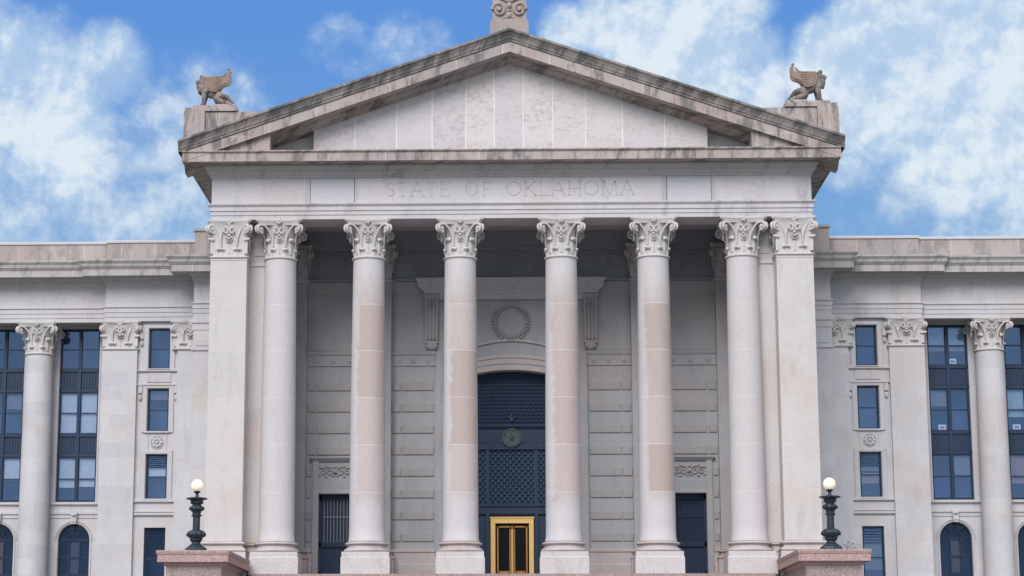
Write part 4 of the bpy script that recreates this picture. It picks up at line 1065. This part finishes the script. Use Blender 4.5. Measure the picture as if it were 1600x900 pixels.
R_ = [.33, .28, .34, .38, .30, .27, .25, .13, .20, .13, .11, .12, .20, .13, .11, .12, .30, .23, .14, .11, .10, .30, .23, .14, .11, .10, .15, .07, .05, .09]
lion_me = skin_mesh('body', V, Ed, R_, 'statue')
def lion_mane():
    m2 = MB(); rnd = random.Random(4)
    for i in range(150):
        t = rnd.random(); a = rnd.uniform(0, 2 * pi)
        c = Vector((.46, 0, .98)).lerp(Vector((.66, 0, 1.50)), t); r = .30 - .05 * t
        if cos(a) > .35 and t > .55: continue
        p = c + Vector((cos(a) * r * .9, sin(a) * r * .85, cos(a) * -r * .30 + rnd.uniform(-.05, .05)))
        m2.ball(tuple(p), rnd.uniform(.06, .10), 7, 5, (1, 1, 1.5))
    for s in (-1, 1): m2.ball((.66, s * .14, 1.70), .07, 8, 6, (.8, .6, 1.2))
    m2.ball((.60, 0, 1.66), .14, 10, 7)
    return m2
mane_me = lion_mane().mesh('mane', 'statue', True)
def lion_wing(s):
    m2 = MB()
    # rows of feathers sweeping back and curling up at the tip
    nf = 9
    for i in range(nf):
        t = i / (nf - 1)
        sx, sz_ = .34 - .10 * t, 1.58 - .68 * t
        L = 1.28 - .72 * t
        pts = []; rad = []
        for q in range(9):
            u_ = q / 8
            x_ = sx - L * u_ * (1 - .10 * u_); z_ = sz_ + .02 - .16 * t * u_ + (.62 - .32 * t) * max(0, u_ - .55) ** 1.8 * (1.8 if t < .3 else 1.6)
            if t < .35 and u_ > .7: x_ += (u_ - .7) * .32
            pts.append((x_, s * (.30 + .05 * sin(pi * u_)), z_)); rad.append(.062 * (1 - .25 * u_))
        m2.tube(pts, rad, 7)
    pl = [(.36, 1.62), (.42, 1.30), (.30, .95), (.05, .86), (-.22, 1.0), (-.5, 1.2), (-.82, 1.32), (-.92, 1.5), (-.92, 1.95), (-.84, 2.06), (-.78, 1.95), (-.80, 1.72), (-.62, 1.60), (0, 1.63)]
    m2.prism(pl, s * .29, s * .35)
    m2.ball((-.84, s * .33, 2.03), .075, 10, 7)
    for i in range(3):
        for j in range(6): m2.ball((.26 - .15 * i - .02 * j, s * .36, 1.52 - .10 * j), .075, 8, 5, (1.3, .45, .8))
    return m2
wing_me = {s: lion_wing(s).mesh('wing', 'wingfeather', True) for s in (-1, 1)}
base_l = MB().bbox(-1.28, .98, -.62, .62, -.16, .0, .03); base_l.box(-1.25, -.15, -.5, .5, -.01, .09)
base_l_me = base_l.mesh('plinth', 'cornice')
for s, nm in ((-1, 'left'), (1, 'right')):
    L_ = thing('winged_lion_statue', 'weathered winged lion statue facing outward above the ' + nm + ' end of the gable', 'statue', (s * 15.62, -1.35, 31.80), pi if s < 0 else 0, 'winged lion statues on the roof corners')
    inst(lion_me, 'body', L_, (0, 0, 0)); inst(mane_me, 'mane', L_, (0, 0, 0)); inst(base_l_me, 'plinth', L_, (0, 0, 0))
    for q in (-1, 1): inst(wing_me[q], 'wing', L_, (0, 0, 0))

# ------------------------------------------------------------------ cheek walls of the steps and their lamps
for s, nm in ((-1, 'left'), (1, 'right')):
    T = thing('stair_cheek_block', 'pink granite block with wide coping at the ' + nm + ' end of the steps', 'pedestal', (s * 14.93, -9.4, 0), 0, 'granite blocks flanking the steps')
    m_ = MB(); m_.box(-1.30, 1.30, .35, 7.9, 0, 7.62); m_.build('block', 'granite', T)
    m_ = MB(); m_.sweep([(-1.30, 7.9), (-1.30, .35), (1.30, .35), (1.30, 7.9)], [(0, 7.40), (.04, 7.42), (.10, 7.50), (.14, 7.58), (.36, 7.60), (.36, 7.92), (.39, 7.95), (.42, 8.06), (.42, 8.12), (.38, 8.14)])
    m_.poly([(-1.68, -.03, 8.14), (1.68, -.03, 8.14), (1.68, 7.9, 8.14), (-1.68, 7.9, 8.14)], [(0, 1, 2, 3)])
    m_.build('coping', 'copestone', T)
lm = MB()
gad = lambda k_, amp: (lambda a, z: 1 + amp * abs(cos(k_ * a / 2)))
lm.lathe([(.58, 0), (.58, .07), (.54, .10), (.50, .20), (.40, .24), (.36, .30)], seg=8)
parts = {'foot': lm}
b1 = MB(); b1.lathe([(.34, .28), (.20, .40), (.19, .46), (.27, .55), (.24, .60), (.33, .70), (.38, .78), (.41, .86), (.38, .95), (.28, 1.02), (.19, 1.06)], seg=48, mod=gad(12, .09))
b2 = MB(); b2.lathe([(.175, 1.05), (.175, 1.70)], seg=12)
b3 = MB(); b3.lathe([(.18, 1.68), (.24, 1.71), (.24, 1.75), (.18, 1.78), (.20, 1.90), (.26, 1.95), (.32, 2.02), (.33, 2.08), (.30, 2.15), (.20, 2.20), (.20, 2.26), (.26, 2.38), (.29, 2.44), (.34, 2.48), (.47, 2.50), (.48, 2.55), (.40, 2.58), (.16, 2.60)], seg=48, mod=gad(12, .07))
for i in range(12):
    a = 2 * pi * i / 12; b3.ball((.32 * cos(a), .32 * sin(a), 2.06), .055, 7, 5, (1, 1, 1.5)); b3.ball((.27 * cos(a + .2), .27 * sin(a + .2), 2.34), .04, 6, 4, (1, 1, 1.6)); b1.ball((.42 * cos(a), .42 * sin(a), .82), .06, 7, 5, (1, 1, 1.6))
    b1.ball((.27 * cos(a), .27 * sin(a), .60), .035, 6, 4)
b4 = MB(); b4.lathe([(.10, 2.58), (.08, 2.68), (.07, 2.76), (.10, 2.80), (.16, 2.83), (.17, 2.88), (.12, 2.90)], seg=20)
g_ = MB().ball((0, 0, 3.16), .29, 32, 20)
LM = [('foot', lm.mesh('foot', 'lampmetal')), ('lower_urn', b1.mesh('lower_urn', 'lampmetal', True)), ('post', b2.mesh('post', 'lampmetal', True)), ('upper_urn', b3.mesh('upper_urn', 'lampmetal', True)), ('globe_holder', b4.mesh('globe_holder', 'lampmetal', True)), ('globe', g_.mesh('globe', 'globe', True))]
for s, nm in ((-1, 'left'), (1, 'right')):
    L_ = thing('globe_lamp', 'dark ornate iron lamp with round cream globe on the ' + nm + ' granite block', 'street lamp', (s * 15.0, -8.0, 8.14), 0, 'globe lamps beside the steps')
    for k_, me in LM: inst(me, k_, L_, (0, 0, 0))
# dry weed rooted in the coping beside the right lamp
t = MB()
for (dx, dz_, r) in ((.35, .34, .012), (.10, .42, .012), (-.12, .28, .01), (.45, .12, .01)):
    t.tube([(0, 0, 0), (dx * .4, 0, dz_ * .6), (dx, .02, dz_)], [r * 1.3, r, r * .5], 5); t.ball((dx * .8, 0, dz_ * .85), .035, 6, 4, (1.6, .4, .7))
o = t.build('weed', 'twig', None, loc=(15.62, -8.6, 8.14)); o['label'] = 'small dry weed growing beside the foot of the right lamp'; o['category'] = 'weed'
# small white appliances seen through the right wing's windows
for (x, z, lb) in ((24.75, 16.42, 'small white appliance on the sill behind the middle window left of the right wing column'),
                   (29.0, 16.42, 'small white appliance on the sill behind the window right of the right wing column'), (25.5, 20.25, 'pale box on the sill behind the top window left of the right wing column')):
    a = thing('window_appliance', lb, 'appliance', (x, 13.2, z), 0, 'white appliances behind the right wing windows')
    MB().bbox(-.22, .22, -.05, .15, 0, .30, .02).build('case', 'appliance', a)
    MB().box(-.13, .13, -.065, -.045, .07, .22).build('grille', 'blindg', a)
